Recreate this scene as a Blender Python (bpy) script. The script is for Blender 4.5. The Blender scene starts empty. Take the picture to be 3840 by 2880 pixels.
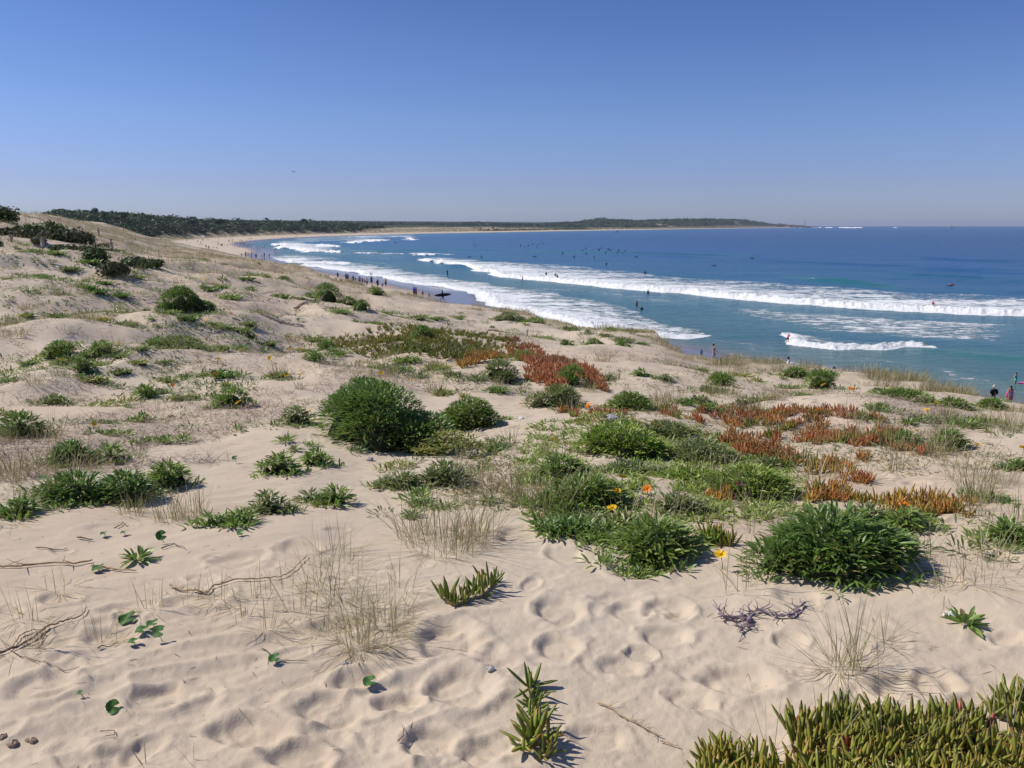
import bpy, math, random
import numpy as np
from mathutils import Vector, Matrix, Euler
R = math.radians
scene = bpy.context.scene
col = scene.collection
rng = np.random.default_rng(11)
random.seed(5)
# ------------------------------------------------------------------ camera
F, H = 800.0, 12.5
PITCH = math.atan((384-225.3)/F)
CP, SP = math.cos(PITCH), math.sin(PITCH)
cam = bpy.data.cameras.new('camera'); camo = bpy.data.objects.new('camera', cam); col.objects.link(camo)
camo.location = (0, 0, H); camo.rotation_euler = (math.pi/2-PITCH, 0, 0)
cam.sensor_width = 36; cam.lens = 36*F/1024; cam.clip_start = .05; cam.clip_end = 60000
scene.camera = camo

def raydir(u, v):                       # world direction with y component 1
    vv = (np.asarray(v, float)-384)/F; uu = (np.asarray(u, float)-512)/F
    yc = CP-vv*SP; zc = -SP-vv*CP
    return uu/yc, zc/yc
def at_depth(u, v, D):
    a, b = raydir(u, v); return a*D, D+0*a, H+b*D
def on_plane(u, v, z=0.0):
    a, b = raydir(u, v); D = (z-H)/b
    return a*D, D
def project(x, y, z):
    dy, dz = y, z-H
    d = dy*CP-dz*SP; up = dy*SP+dz*CP
    return 512+F*x/d, 384-F*up/d
# ------------------------------------------------------------------ noise
def _h(i, j, s):
    n = (i*374761393+j*668265263+s*1442695041) & 0x7fffffff
    n = ((n ^ (n >> 13))*1274126177) & 0x7fffffff
    n = (n ^ (n >> 16)) & 0xffffff
    return n/8388607.5-1.0
def vn(x, y, s=0):
    xi = np.floor(x).astype(np.int64); yi = np.floor(y).astype(np.int64)
    fx = x-xi; fy = y-yi
    fx = fx*fx*fx*(fx*(fx*6-15)+10); fy = fy*fy*fy*(fy*(fy*6-15)+10)
    a = _h(xi, yi, s); b = _h(xi+1, yi, s); c = _h(xi, yi+1, s); d = _h(xi+1, yi+1, s)
    return (a+(b-a)*fx)*(1-fy)+(c+(d-c)*fx)*fy
def fbm(x, y, s=0, o=4, g=.5):
    t = 0; a = 1; m = 0
    for k in range(o):
        t = t+a*vn(x*2**k+k*17.3, y*2**k-k*9.1, s+k); m += a; a *= g
    return t/m
def sst(a, b, x):
    t = np.clip((x-a)/(b-a), 0, 1); return t*t*(3-2*t)
# ------------------------------------------------------------------ shoreline (pixels of the water's edge on the plane z=0)
SH = [(2400,700),(1500,520),(1200,440),(1024,405),(945,392.5),(860,376),(800,366),(757,359.5),(727,355),(700,350),(650,342),(600,333),(540,322),
      (500,313),(480,305),(474,297),(470,291.5),(440,287.5),(411,283.2),(369,276),(341,270.3),(300,265.5),(280,260),(268,255.5),(276,252.3),
      (268,249.2),(252,246.5),(246,244),(255,241.8),(275,239.7),(300,238),(341,236.2),(420,233.9),(500,232.4),(560,231.3),(683,229.1),(730,228.5),(760,228.0),(790,227.6),(812,227.3)]
SHX = np.array([on_plane(*p) for p in SH])
SHX[0] = (60, -60)
far = SHX[-1]
SEA = np.vstack([SHX, [far[0]*1.02, far[1]*1.03], [far[0]*.75, far[1]*1.6], [9000, 30000], [30000, 30000], [30000, -3000], [200, -3000]])
def seg_dist(x, y, P):
    x = np.ravel(x); y = np.ravel(y); best = np.full(x.shape, 1e18)
    for (ax, ay), (bx, by) in zip(P[:-1], P[1:]):
        dx, dy = bx-ax, by-ay; L = dx*dx+dy*dy+1e-9
        t = np.clip(((x-ax)*dx+(y-ay)*dy)/L, 0, 1)
        d = (x-ax-t*dx)**2+(y-ay-t*dy)**2
        np.minimum(best, d, out=best)
    return np.sqrt(best)
def inside(x, y, P):
    x = np.ravel(x); y = np.ravel(y); c = np.zeros(x.shape, bool); n = len(P)
    for i in range(n):
        x1, y1 = P[i]; x2, y2 = P[(i+1) % n]
        if y1 == y2: continue
        m = ((y1 > y) != (y2 > y)) & (x < (x2-x1)*(y-y1)/(y2-y1)+x1)
        c ^= m
    return c
def shore(x, y):                        # >0 on land
    s = np.shape(x); d = seg_dist(x, y, SHX); i = inside(x, y, SEA)
    d = np.where(i, -d, d).reshape(s)
    return d
# ------------------------------------------------------------------ dune control points (column pixel u: (v, depth))
CTL = {
 -260: [(900,1.9),(600,3.3),(500,4.6),(440,6.2),(400,7.6),(360,9.5),(320,12),(280,16),(250,20),(235,26),(215,34),(215,60),(219,130),(223,450)],
 -100: [(900,1.9),(600,3.3),(500,4.8),(440,6.4),(400,8.0),(360,10),(320,12.6),(285,16),(255,20),(243,25),(224,31),(210,37),(216,60),(219,130),(223,450)],
 0: [(900,1.75),(768,2.2),(600,3.3),(500,4.9),(440,6.7),(400,8.4),(360,10.5),(320,13),(290,15.5),(262,18.5),(250,22),(246,25),(234,30),(215,36),(217,50),(219,80),(221,130),(223,450)],
 45: [(440,6.8),(360,10.6),(300,15),(262,19),(252,23),(245,27),(233,33),(226,40),(216,66),(219,110),(223,450)],
 80: [(768,2.2),(600,3.3),(500,4.9),(400,8.6),(340,12.1),(290,16.3),(262,20),(254,24),(246,30),(236,42),(222.5,75),(224,130),(225,450)],
 120: [(440,6.9),(340,12.4),(300,16),(272,20),(258,26),(250,36),(241,60),(234,100),(228,180),(226.5,450)],
 150: [(768,2.2),(600,3.3),(500,4.9),(400,8.8),(350,11.8),(315,14.5),(290,18),(270,24),(258,36),(250,65),(245,100),(238,180),(230,450)],
 184: [(320,14.8),(292,19),(268,27),(257,50),(252,100),(248,200),(243.6,449)],
 207: [(300,18),(280,23),(266,34),(259,60),(255,110),(251,328)],
 241: [(300,18.5),(280,25),(266,42),(261,95),(258.5,150),(256,273)],
 262: [(310,18),(285,25),(271,42),(266,100),(262.3,229)],
 280: [(272,43),(267.5,78),(265,118)],
 300: [(768,2.2),(600,3.3),(500,4.9),(440,6.8),(400,8.8),(360,12),(335,15),(310,20),(290,27),(276,40),(266,52)],
 370: [(470,6),(400,8.8),(365,11.5),(335,15.5),(312,21),(298,28),(288,37)],
 450: [(768,2.2),(600,3.3),(520,4.5),(460,6.3),(410,8.5),(385,10.3),(355,13.5),(332,18),(318,24),(304,31)],
 530: [(420,8),(390,10),(365,12.6),(345,17),(328,23),(314,29.5)],
 600: [(768,2.2),(600,3.3),(520,4.4),(450,6.3),(410,8.2),(387,10.2),(365,13),(343,18),(327,24.8)],
 653: [(400,8.8),(375,12),(355,16),(340,20),(331,23)],
 690: [(460,6.1),(410,8.3),(385,11),(368,15),(358.5,18.5)],
 750: [(768,2.2),(600,3.25),(520,4.4),(460,6.1),(420,7.8),(390,11),(372,14.5),(359.5,18)],
 833: [(500,4.9),(430,7.2),(400,9.5),(382,12.5),(367,16)],
 926: [(600,3.2),(500,4.8),(440,6.8),(410,9.2),(395,11.5),(383.5,14)],
 1024: [(768,2.15),(600,3.15),(500,4.6),(450,6.2),(425,8.6),(406,12)],
 1200: [(900,1.75),(600,3.1),(500,4.4),(450,6.6),(428,10.5)],
}
EDGE = [(-400,200,900),(-100,220,900),(120,226,900),(150,230,700),(184,243.6,449),(207,251,328),(241,256,273),(262,262.3,229),(272,263.5,170),(280,265,118),(288,265.5,75),(300,266,52),(324,276,44),(341,281,41),
 (386,291,36),(409,300,33),(449,304,31),(485,311,30),(511,311,31),(547,317,28),(588,326,25),(620,329,24),(653,331,23),(662,342,21),(690,358,18.5),
 (741,359.5,18),(833,367,16),(926,383.5,14),(1024,406,12),(1200,428,10.5)]
cp = []
for u, L in CTL.items():
    for v, D in L:
        x, y, z = at_depth(u, v, D); cp.append((math.atan2(x, y), math.log(math.hypot(x, y)), float(z)))
cp = np.array(cp)
def _k(d2): return 0.5*d2*np.log(d2+1e-12)
SCL = 2.2
P = np.c_[cp[:, 0]*SCL, cp[:, 1]]
n = len(P); d2 = ((P[:, None]-P[None])**2).sum(2)
A = np.zeros((n+3, n+3)); A[:n, :n] = _k(d2)+np.eye(n)*2e-4; A[:n, n] = 1; A[n, :n] = 1
A[:n, n+1:] = P; A[n+1:, :n] = P.T
wts = np.linalg.solve(A, np.r_[cp[:, 2], 0, 0, 0])
GA = np.linspace(R(-50), R(50), 420); GR = np.linspace(math.log(1.4), math.log(950), 420)
aa, rr = np.meshgrid(GA, GR, indexing='ij'); q = np.c_[aa.ravel()*SCL, rr.ravel()]
out = np.zeros(len(q))
for i in range(0, len(q), 20000):
    s = q[i:i+20000]; out[i:i+20000] = _k(((s[:, None]-P[None])**2).sum(2))@wts[:n]+wts[n]+s@wts[n+1:]
GZ = out.reshape(aa.shape)
EA = []; ER = []
for u, v, D in EDGE:
    x, y, z = at_depth(u, v, D); EA.append(math.atan2(x, y)); ER.append(math.hypot(x, y))
def zr(az, lr):
    a = np.clip((az-GA[0])/(GA[1]-GA[0]), 0, len(GA)-1.001); b = np.clip((lr-GR[0])/(GR[1]-GR[0]), 0, len(GR)-1.001)
    i = a.astype(int); j = b.astype(int); a = a-i; b = b-j
    return GZ[i, j]*(1-a)*(1-b)+GZ[i+1, j]*a*(1-b)+GZ[i, j+1]*(1-a)*b+GZ[i+1, j+1]*a*b
# ridges far away: (u, v of skyline, depth)
RID = [
 ([(-300,222,520),(-50,221,520),(30,222.5,520),(46,217.6,560),(57,213.5,580),(96,213.2,600),(123,213.2,640),(150,216,680),(173,218,730),(221,222,820),(262,223.3,950),(304,224.6,1100),(341,226.2,1350),(380,228,1700),(420,229,2000),(600,231,2600)], .16),
 ([(-300,224,3600),(250,223.2,3600),(341,222.9,3600),(370,223.6,3600),(400,225,3500),(425,225.3,3500),(445,224.6,3500),(470,223.6,3500),(500,224.4,3500),(535,225.6,3500),(560,225.6,3500),(600,226.5,3500),(800,227.2,3800)], .12),
 ([(430,227.4,3000),(463,225,3000),(477,223.6,3000),(500,225.2,3000),(537,226,3000),(555,224.4,3000),(580,223,3000),(590,220.7,3050),(604,219.4,3050),(615,220.8,3100),(634,221.4,3150),(655,221.3,3200),(672,220.4,3300),(690,220.2,3400),(710,219.4,3600),(730,219,3800),(745,220,4000),(758,221.6,4250),(772,223.3,4500),(788,224.5,4800),(800,225.1,5000),(815,226.2,5250),(1100,227.5,5300)], .07),
]
def hill_edge(az):                      # distance at which the wooded hill begins
    return np.interp(az, RD[0][0], RD[0][1])*.80
RD = []
for L, sg in RID:
    a = []; d = []; zt = []
    for u, v, D in L:
        x, y, z = at_depth(u, v, D); a.append(math.atan2(x, y)); d.append(math.hypot(x, y)); zt.append(float(z))
    RD.append((np.array(a), np.array(d), np.array(zt), sg))
def ground(x, y, micro=True, full=False):
    x = np.atleast_1d(np.asarray(x, float)); y = np.atleast_1d(np.asarray(y, float))
    r = np.hypot(x, y)+1e-6; az = np.arctan2(x, y); lr = np.log(r)
    re = np.interp(az, EA, ER); wob = re*.025*fbm(az*60, az*0+3.3, 5, 3); re = re+wob
    z = zr(az, np.minimum(lr, np.log(re)))
    over = np.maximum(r-re, 0)
    zc = z-over*.62-np.minimum(over, 2)**2*.06
    d = np.full(r.shape, 60.0); m = r > 11
    if m.any(): d[m] = shore(x[m], y[m])
    hum = sst(3, 9, r)*(1-sst(200, 400, r))
    if micro:
        z = z+hum*(.16*fbm(x/2.3, y/2.3, 21, 3)*sst(1, 7, d)+.05*fbm(x/.7, y/.7, 22, 3)*(1-sst(40, 80, r)))+(.35+.35*sst(R(-8), R(-20), az))*sst(25, 60, r)*(1-sst(300, 420, r))*fbm(x/9, y/9, 23, 4)*sst(0, 30, re-r)+sst(R(-2), R(-14), az)*sst(8, 14, r)*(1-sst(50, 80, r))*(.24*(1-2.4*np.abs(fbm(x/3.4, y/2.6, 27, 3)))-.11)*sst(2, 8, re-r)
        zc = zc+.25*fbm(x/1.4, y/1.4, 24, 3)*sst(.5, 4, over)-.05*sst(.2, 2, over)
    bz = np.where(d > 0, np.minimum(.036*d, 1.1+.012*d), np.maximum(.03*d, -3))
    if micro: bz = bz+.05*fbm(x/6, y/6, 25, 3)*sst(8, 25, d)
    out = np.where(r < re, z, np.maximum(zc, bz))
    w = sst(330, 480, r)
    if w.max() > 0:
        bw = 55+40*sst(900, 2500, r)
        up = sst(bw, bw+25, d)*(5.5+2.5*fbm(x/60, y/60, 31, 4))*(1-.35*sst(1500, 2600, r))
        zf = np.where(d > 0, bz*.9+up, bz)
        for a, dd, zt, sg in RD:
            D = np.interp(az, a, dd); T = np.interp(az, a, zt)
            T = T+(T*.06+.6)*fbm(az*90, lr*40, 33, 3)
            g = np.where(r < D, np.exp(-(np.log(r/D)/sg)**2), np.exp(-(np.log(r/D)/.35)**2))
            zf = np.where(d > bw-10, np.maximum(zf, zf+(T-zf)*g*sst(bw-5, bw+95, d)), zf)
        out = out*(1-w)+zf*w
    if micro:
        out = out+relief(x, y, r)
    if full: return out, d, re
    return out
# near sand relief: foot prints, lumps and wind ridges
FP = [(560,612,30,14,.045),(635,566,36,13,.04),(566,556,22,10,.03),(668,605,30,8,.035),(665,634,32,9,.035),(640,654,20,8,.03),(738,680,42,15,.05),(462,690,42,21,.055),
 (630,610,26,9,.03),(560,650,28,12,.04),(448,640,40,20,.05),(620,668,26,9,.035),(1010,640,22,8,.03),(905,690,36,14,.045),(860,705,22,9,.03),(935,684,26,11,.035),
 (800,598,26,9,.03),(790,640,20,8,.03),(870,500,16,4,.03),(845,492,12,4,.03),(905,500,14,5,.03),(930,520,14,5,.03),(880,476,14,4,.03),(918,482,14,4,.025),(430,745,38,16,.05),
 (330,712,46,14,.04),(250,735,52,16,.045),(160,700,40,12,.04),(110,640,36,11,.035),(60,600,26,8,.03),(200,600,34,10,.035),(240,560,30,9,.03),(300,548,26,8,.03),(360,680,34,11,.04),
 (480,752,36,12,.03),(40,690,40,14,.04),(300,760,44,14,.04),(520,536,28,9,.04),(470,530,22,7,.03),(1000,560,22,7,.03),(950,585,20,6,.03),(690,700,30,10,.03),(400,705,30,10,.04),
 (600,740,34,12,.03),(300,440,18,4,.03),(110,440,12,3,.02),(330,424,14,4,.02),(680,612,18,6,.03)]
FPW = []
def _fp():
    for u, v, a, b, dep in FP:
        x, y, D, z = hit(u, v)
        a2 = a*D/F*.92; b2 = min(max(b*D/F/max(.28, math.sin(PITCH+math.atan((v-384)/F))), .05), .16)
        FPW.append((x, y, a2, b2, dep*1.0, random.uniform(-.25, .25)))
    for k in range(110):
        u = random.uniform(-60, 1080); v = random.uniform(380, 768) if k < 80 else random.uniform(560, 768)
        x, y, D, z = hit(u, v)
        s = random.uniform(.05, .1); FPW.append((x, y, s*1.3, s*.7, random.uniform(.008, .02), random.uniform(-1.2, 1.2)))
def relief(x, y, r):
    z = np.zeros_like(x)
    m = r < 12
    if not m.any(): return z
    X = x[m]; Y = y[m]; rr = r[m]
    fade = 1-sst(6, 12, rr)
    c, s = math.cos(R(24)), math.sin(R(24)); a = X*c+Y*s; b = -X*s+Y*c
    w = .35+.65*sst(.5, -.3, X+.15*vn(X*2, Y*2, 3))*(1-sst(2.9, 4.2, rr))
    q = fbm(a/.42, b/.17, 41, 3)
    rid = (1-np.abs(q)*2.2)*.018*w
    t = rid+.008*fbm(X/.28, Y/.2, 44, 3)+.018*fbm(X/.75, Y/.6, 45, 2)+.0035*fbm(X/.035, Y/.03, 46, 2)*(1-sst(2.5, 5, rr))
    for fx, fy, fa, fb, dep, rot in FPW:
        q = (np.abs(X-fx) < fa*2.6) & (np.abs(Y-fy) < fa*2.6+fb)
        if not q.any(): continue
        dx = X[q]-fx; dy = Y[q]-fy; cc, ss = math.cos(rot), math.sin(rot)
        e = np.sqrt(((dx*cc+dy*ss)/fa)**2+((-dx*ss+dy*cc)/fb)**2); e = e*(1+.16*vn(dx/fa*1.7+fx*9, dy/fb*1.2, 4))
        t[q] += -dep*.50*(1-sst(.62, 1.04, e))+dep*.19*np.exp(-((e-1.22)/.20)**2)
    z[m] = t*fade
    return z
def hits(us, vs):                       # first meeting of pixel rays with the land
    us = np.atleast_1d(np.asarray(us, float)); vs = np.atleast_1d(np.asarray(vs, float))
    a, b = raydir(us, vs); D = np.exp(np.linspace(math.log(1.3), math.log(520), 260))
    X = a[:, None]*D; Y = np.ones_like(a)[:, None]*D; Z = H+b[:, None]*D
    G = ground(X.ravel(), Y.ravel(), False).reshape(X.shape)
    below = Z < G; k = np.clip(np.argmax(below, 1), 1, len(D)-1); ok = below.any(1)
    i = np.arange(len(us)); f0 = (Z-G)[i, k-1]; f1 = (Z-G)[i, k]; t = np.clip(f0/(f0-f1+1e-9), 0, 1)
    DD = D[k-1]+(D[k]-D[k-1])*t
    return a*DD, DD, ok
def hit(u, v):
    x, y, ok = hits([u], [v]); return float(x[0]), float(y[0]), float(y[0]), float(ground(x, y, False)[0])
_fp()
# ------------------------------------------------------------------ mesh helpers
def mesh_np(name, V, Fq, mats, attrs=None, midx=None, smooth=True):
    me = bpy.data.meshes.new(name); V = np.asarray(V, np.float32); Fq = np.asarray(Fq, np.int32)
    k = Fq.shape[1]; me.vertices.add(len(V)); me.vertices.foreach_set('co', V.ravel())
    me.loops.add(Fq.size); me.loops.foreach_set('vertex_index', Fq.ravel())
    me.polygons.add(len(Fq)); me.polygons.foreach_set('loop_start', np.arange(0, Fq.size, k, dtype=np.int32))
    me.polygons.foreach_set('loop_total', np.full(len(Fq), k, np.int32))
    me.polygons.foreach_set('use_smooth', np.full(len(Fq), smooth))
    for m in (mats if isinstance(mats, (list, tuple)) else [mats]): me.materials.append(m)
    if midx is not None: me.polygons.foreach_set('material_index', np.asarray(midx, np.int32))
    me.update(calc_edges=True)
    for a, d in (attrs or {}).items():
        at = me.attributes.new(a, 'FLOAT', 'POINT'); at.data.foreach_set('value', np.asarray(d, np.float32).ravel())
    return me
def grid_faces(nr, nc, wrap=False):
    i = np.arange(nr-1)[:, None]; j = np.arange(nc if wrap else nc-1)[None]
    a = i*nc+j; b = i*nc+(j+1) % nc
    return np.stack([a, b, b+nc, a+nc], -1).reshape(-1, 4)
def link(name, me, parent=None, loc=(0, 0, 0), rz=0, sc=1):
    o = bpy.data.objects.new(name, me); col.objects.link(o)
    o.location = loc; o.rotation_euler = (0, 0, rz); o.scale = (sc, sc, sc) if not hasattr(sc, '__len__') else sc
    if parent: o.parent = parent
    return o
def tag(o, label=None, cat=None, group=None, kind=None):
    if label: o['label'] = label
    if cat: o['category'] = cat
    if group: o['group'] = group
    if kind: o['kind'] = kind
    return o
# ------------------------------------------------------------------ node helpers
def mat(name):
    m = bpy.data.materials.new(name); m.use_nodes = True; nt = m.node_tree
    b = nt.nodes['Principled BSDF']; return m, nt, b
def nd(nt, t, **kw):
    n = nt.nodes.new(t)
    for k, v in kw.items():
        if k[0] == '_': n.inputs[k[1:].replace('_', ' ')].default_value = v
        else: setattr(n, k, v)
    return n
def lk(nt, a, b): nt.links.new(a, b)
def attr(nt, name): return nd(nt, 'ShaderNodeAttribute', attribute_name=name).outputs['Fac']
def mixc(nt, f, a, b, blend='MIX'):
    m = nd(nt, 'ShaderNodeMix', data_type='RGBA', blend_type=blend)
    for s, v in ((m.inputs[0], f), (m.inputs[6], a), (m.inputs[7], b)):
        if hasattr(v, 'links'): lk(nt, v, s)
        elif isinstance(v, (int, float)): s.default_value = v
        else: s.default_value = (*v, 1)
    return m.outputs[2]
def mth(nt, op, a, b=None, clamp=False):
    m = nd(nt, 'ShaderNodeMath', operation=op); m.use_clamp = clamp
    for s, v in ((m.inputs[0], a), (m.inputs[1], b)):
        if v is None: continue
        if hasattr(v, 'links'): lk(nt, v, s)
        else: s.default_value = v
    return m.outputs[0]
def noise(nt, scale, detail=4, rough=.55, vec=None, stretch=None):
    if vec is None: vec = nd(nt, 'ShaderNodeNewGeometry').outputs['Position']
    if stretch:
        mp = nd(nt, 'ShaderNodeMapping'); mp.inputs['Scale'].default_value = stretch[:3]
        if len(stretch) > 3: mp.inputs['Rotation'].default_value = (0, 0, stretch[3])
        lk(nt, vec, mp.inputs[0]); vec = mp.outputs[0]
    n = nd(nt, 'ShaderNodeTexNoise'); n.inputs['Scale'].default_value = scale; n.inputs['Detail'].default_value = detail; n.inputs['Roughness'].default_value = rough
    lk(nt, vec, n.inputs['Vector']); return n.outputs['Fac']
def remap(nt, x, a, b, c=0, d=1):
    m = nd(nt, 'ShaderNodeMapRange'); lk(nt, x, m.inputs[0])
    for i, v in enumerate((a, b, c, d)): m.inputs[i+1].default_value = v
    return m.outputs[0]
def ramp(nt, x, stops):
    r = nd(nt, 'ShaderNodeValToRGB'); e = r.color_ramp.elements
    while len(e) < len(stops): e.new(.5)
    for s, (p, c) in zip(e, stops): s.position = p; s.color = (*c, 1)
    lk(nt, x, r.inputs[0]); return r.outputs[0]
def bump(nt, h, b, strength=.4, dist=.01):
    n = nd(nt, 'ShaderNodeBump'); n.inputs['Strength'].default_value = strength; n.inputs['Distance'].default_value = dist
    lk(nt, h, n.inputs['Height']); lk(nt, n.outputs[0], b.inputs['Normal'])
# ------------------------------------------------------------------ materials
def sand_mat():
    m, nt, b = mat('sand')
    g = noise(nt, 900, 2, .7); g2 = noise(nt, 3.5, 4); g3 = noise(nt, .35, 4)
    c = mixc(nt, remap(nt, g, .3, .7), (.455, .375, .28), (.61, .52, .405))
    c = mixc(nt, remap(nt, g2, .35, .7, 0, .5), c, (.60, .50, .38))
    c = mixc(nt, remap(nt, g3, .4, .65, 0, .45), c, (.50, .385, .275))
    # specks of dark heavy grains and shell bits
    sp = noise(nt, 160, 1, .5); c = mixc(nt, remap(nt, sp, .72, .78, 0, .35), c, (.12, .09, .07))
    # litter of dead leaves and stalks on the vegetated dune
    lit = noise(nt, 9, 5, .65, stretch=(1, 2.4, 1, .5)); lw = mth(nt, 'MULTIPLY', remap(nt, lit, .54, .62), attr(nt, 'litter'))
    c = mixc(nt, lw, c, (.17, .125, .085))
    # far grass cover
    gn = noise(nt, .22, 6, .65, stretch=(1, .6, 1)); gn2 = noise(nt, 1.6, 4, .6)
    gc = mixc(nt, remap(nt, gn2, .35, .65), (.20, .16, .085), (.34, .27, .165))
    gc = mixc(nt, remap(nt, noise(nt, .09, 4), .5, .62, 0, .7), gc, (.13, .135, .06))
    gm = mth(nt, 'MULTIPLY', remap(nt, gn, .40, .5), attr(nt, 'grass'))
    c = mixc(nt, gm, c, gc)
    fn = noise(nt, .035, 7, .7)
    fc = ramp(nt, fn, [(.3, (.018, .03, .014)), (.5, (.035, .052, .022)), (.62, (.075, .09, .04)), (.8, (.11, .11, .06))])
    c = mixc(nt, attr(nt, 'wood'), c, fc)
    # wet sand
    wet = attr(nt, 'wet')
    c = mixc(nt, wet, c, (.17, .12, .10)); lk(nt, c, b.inputs['Base Color'])
    lk(nt, remap(nt, wet, 0, 1, .95, .14), b.inputs['Roughness']); b.inputs['Specular IOR Level'].default_value = .25
    lk(nt, remap(nt, wet, 0, 1, .15, .6), b.inputs['Specular IOR Level'])
    h = mth(nt, 'ADD', mth(nt, 'MULTIPLY', g, .35), noise(nt, 120, 3)); h = mth(nt, 'MULTIPLY', h, mth(nt, 'SUBTRACT', 1.0, wet))
    bump(nt, h, b, .55, .004)
    return m
def water_mat():
    m, nt, b = mat('sea_water')
    dp = attr(nt, 'depth')
    c = ramp(nt, dp, [(0, (.20, .17, .15)), (.03, (.10, .17, .145)), (.10, (.05, .155, .16)), (.24, (.020, .115, .19)), (.45, (.008, .075, .20)), (.8, (.006, .058, .165)), (1, (.006, .050, .14))])
    c = mixc(nt, remap(nt, noise(nt, .02, 5, .6, stretch=(.5, 1.6, 1)), .42, .7, 0, .5), c, (.010, .075, .19))
    c = mixc(nt, attr(nt, 'green'), c, (.025, .16, .125))
    # chop: many small dark and light facets
    # foam
    f = attr(nt, 'foam')
    n1 = noise(nt, 1.0, 8, .68, stretch=(.42, .85, 1, R(-8))); n2 = noise(nt, 3.2, 6, .7, stretch=(.5, 1, 1, R(-8))); n3 = noise(nt, .11, 4, .6, stretch=(.4, 1.3, 1, R(-8)))
    t = mth(nt, 'ADD', mth(nt, 'MULTIPLY', n1, .50), mth(nt, 'ADD', mth(nt, 'MULTIPLY', n2, .25), mth(nt, 'MULTIPLY', n3, .25)))
    t = mth(nt, 'ADD', mth(nt, 'MULTIPLY', t, 1.9), -.45)
    t = mth(nt, 'ADD', t, mth(nt, 'SUBTRACT', mth(nt, 'MULTIPLY', f, .62), .30))
    fm = mth(nt, 'MULTIPLY', remap(nt, t, .49, .60), remap(nt, f, .02, .12))
    milk = mth(nt, 'MULTIPLY', f, .28)
    c = mixc(nt, milk, c, (.30, .42, .44))
    c = mixc(nt, fm, c, (.84, .86, .87)); lk(nt, c, b.inputs['Base Color'])
    lk(nt, remap(nt, fm, 0, 1, .22, .9), b.inputs['Roughness']); b.inputs['IOR'].default_value = 1.33
    lk(nt, remap(nt, fm, 0, 1, .27, .1), b.inputs['Specular IOR Level'])
    w1 = noise(nt, .55, 7, .62, stretch=(.45, 1.2, 1, R(-10))); w2 = noise(nt, 3.0, 4, .6, stretch=(.6, 1.2, 1, R(12)))
    h = mth(nt, 'ADD', w1, mth(nt, 'MULTIPLY', w2, .15)); h = mth(nt, 'ADD', h, mth(nt, 'MULTIPLY', fm, mth(nt, 'MULTIPLY', n2, .6)))
    bump(nt, h, b, .85, .55)
    return m
def leaf_mat(name, rough=.45, stops=None, tipc=None, trans=.0, dry=(.30, .22, .09), spec=.5, objcol=True):
    m, nt, b = mat(name)
    var = attr(nt, 'var'); t = attr(nt, 't')
    base = nd(nt, 'ShaderNodeObjectInfo').outputs['Color'] if objcol else None
    if objcol:
        c = mixc(nt, remap(nt, var, 0, 1, 0, 1), mixc(nt, 1.0, base, (.62, .66, .6), 'MULTIPLY'), mixc(nt, 1.0, base, (1.45, 1.35, 1.25), 'MULTIPLY'))
    else:
        c = ramp(nt, var, stops)
    if tipc: c = mixc(nt, remap(nt, mth(nt, 'ADD', t, mth(nt, 'MULTIPLY', var, .45)), tipc[1], tipc[2]), c, tipc[0])
    c = mixc(nt, remap(nt, var, .95, .985), c, dry)
    bk = nd(nt, 'ShaderNodeNewGeometry').outputs['Backfacing']
    if name == 'gazania_leaf': c = mixc(nt, mth(nt, 'MULTIPLY', bk, .3), c, (.22, .27, .2))
    lk(nt, c, b.inputs['Base Color']); b.inputs['Roughness'].default_value = rough; b.inputs['Specular IOR Level'].default_value = spec
    if trans:
        tr = nd(nt, 'ShaderNodeBsdfTranslucent'); lk(nt, mixc(nt, 1.0, c, (1.3, 1.5, .7), 'MULTIPLY'), tr.inputs[0])
        mx = nd(nt, 'ShaderNodeMixShader'); mx.inputs[0].default_value = trans
        lk(nt, b.outputs[0], mx.inputs[1]); lk(nt, tr.outputs[0], mx.inputs[2]); lk(nt, mx.outputs[0], nt.nodes['Material Output'].inputs[0])
    return m
def plain(name, c, rough=.7, sc=12, amt=.25, spec=.3, bmp=.2, metal=0):
    m, nt, b = mat(name)
    n = noise(nt, sc, 4); d = tuple(x*(1-amt) for x in c); l = tuple(min(1, x*(1+amt)) for x in c)
    lk(nt, mixc(nt, remap(nt, n, .3, .7), d, l), b.inputs['Base Color']); b.inputs['Roughness'].default_value = rough
    b.inputs['Specular IOR Level'].default_value = spec; b.inputs['Metallic'].default_value = metal
    if bmp: bump(nt, n, b, bmp, .01)
    return m
def cloth_mat():
    m, nt, b = mat('cloth'); oc = nd(nt, 'ShaderNodeObjectInfo').outputs['Color']
    n = noise(nt, 14, 4); lk(nt, mixc(nt, 1.0, oc, mixc(nt, n, (.7, .7, .7), (1.2, 1.2, 1.2)), 'MULTIPLY'), b.inputs['Base Color'])
    b.inputs['Roughness'].default_value = .8; b.inputs['Specular IOR Level'].default_value = .2; bump(nt, n, b, .3, .01); return m
M = {}
M['sand'] = sand_mat(); M['water'] = water_mat()
M['gaz'] = leaf_mat('gazania_leaf', .38, trans=.3)
M['litter'] = plain('dark_leaf_core', (.05, .055, .025), .95, 30, .5, .1)  # dark green filler that closes the gaps inside clumps, for dead leaves
M['ice'] = leaf_mat('iceplant_leaf', .35, trans=.15, tipc=((.45, .14, .06), .92, 1.5), dry=(.5, .10, .08))
M['grass'] = leaf_mat('dune_grass_blade', .6, stops=[(0, (.17, .18, .07)), (.35, (.29, .26, .14)), (.7, (.46, .39, .25)), (1, (.62, .54, .38))], trans=.15, objcol=False, spec=.25)
M['scrub'] = leaf_mat('scrub_leaf', .6, trans=.1, spec=.2)
M['twig'] = plain('dry_twig', (.19, .14, .105), .9, 60, .45, .1, .4)
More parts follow.
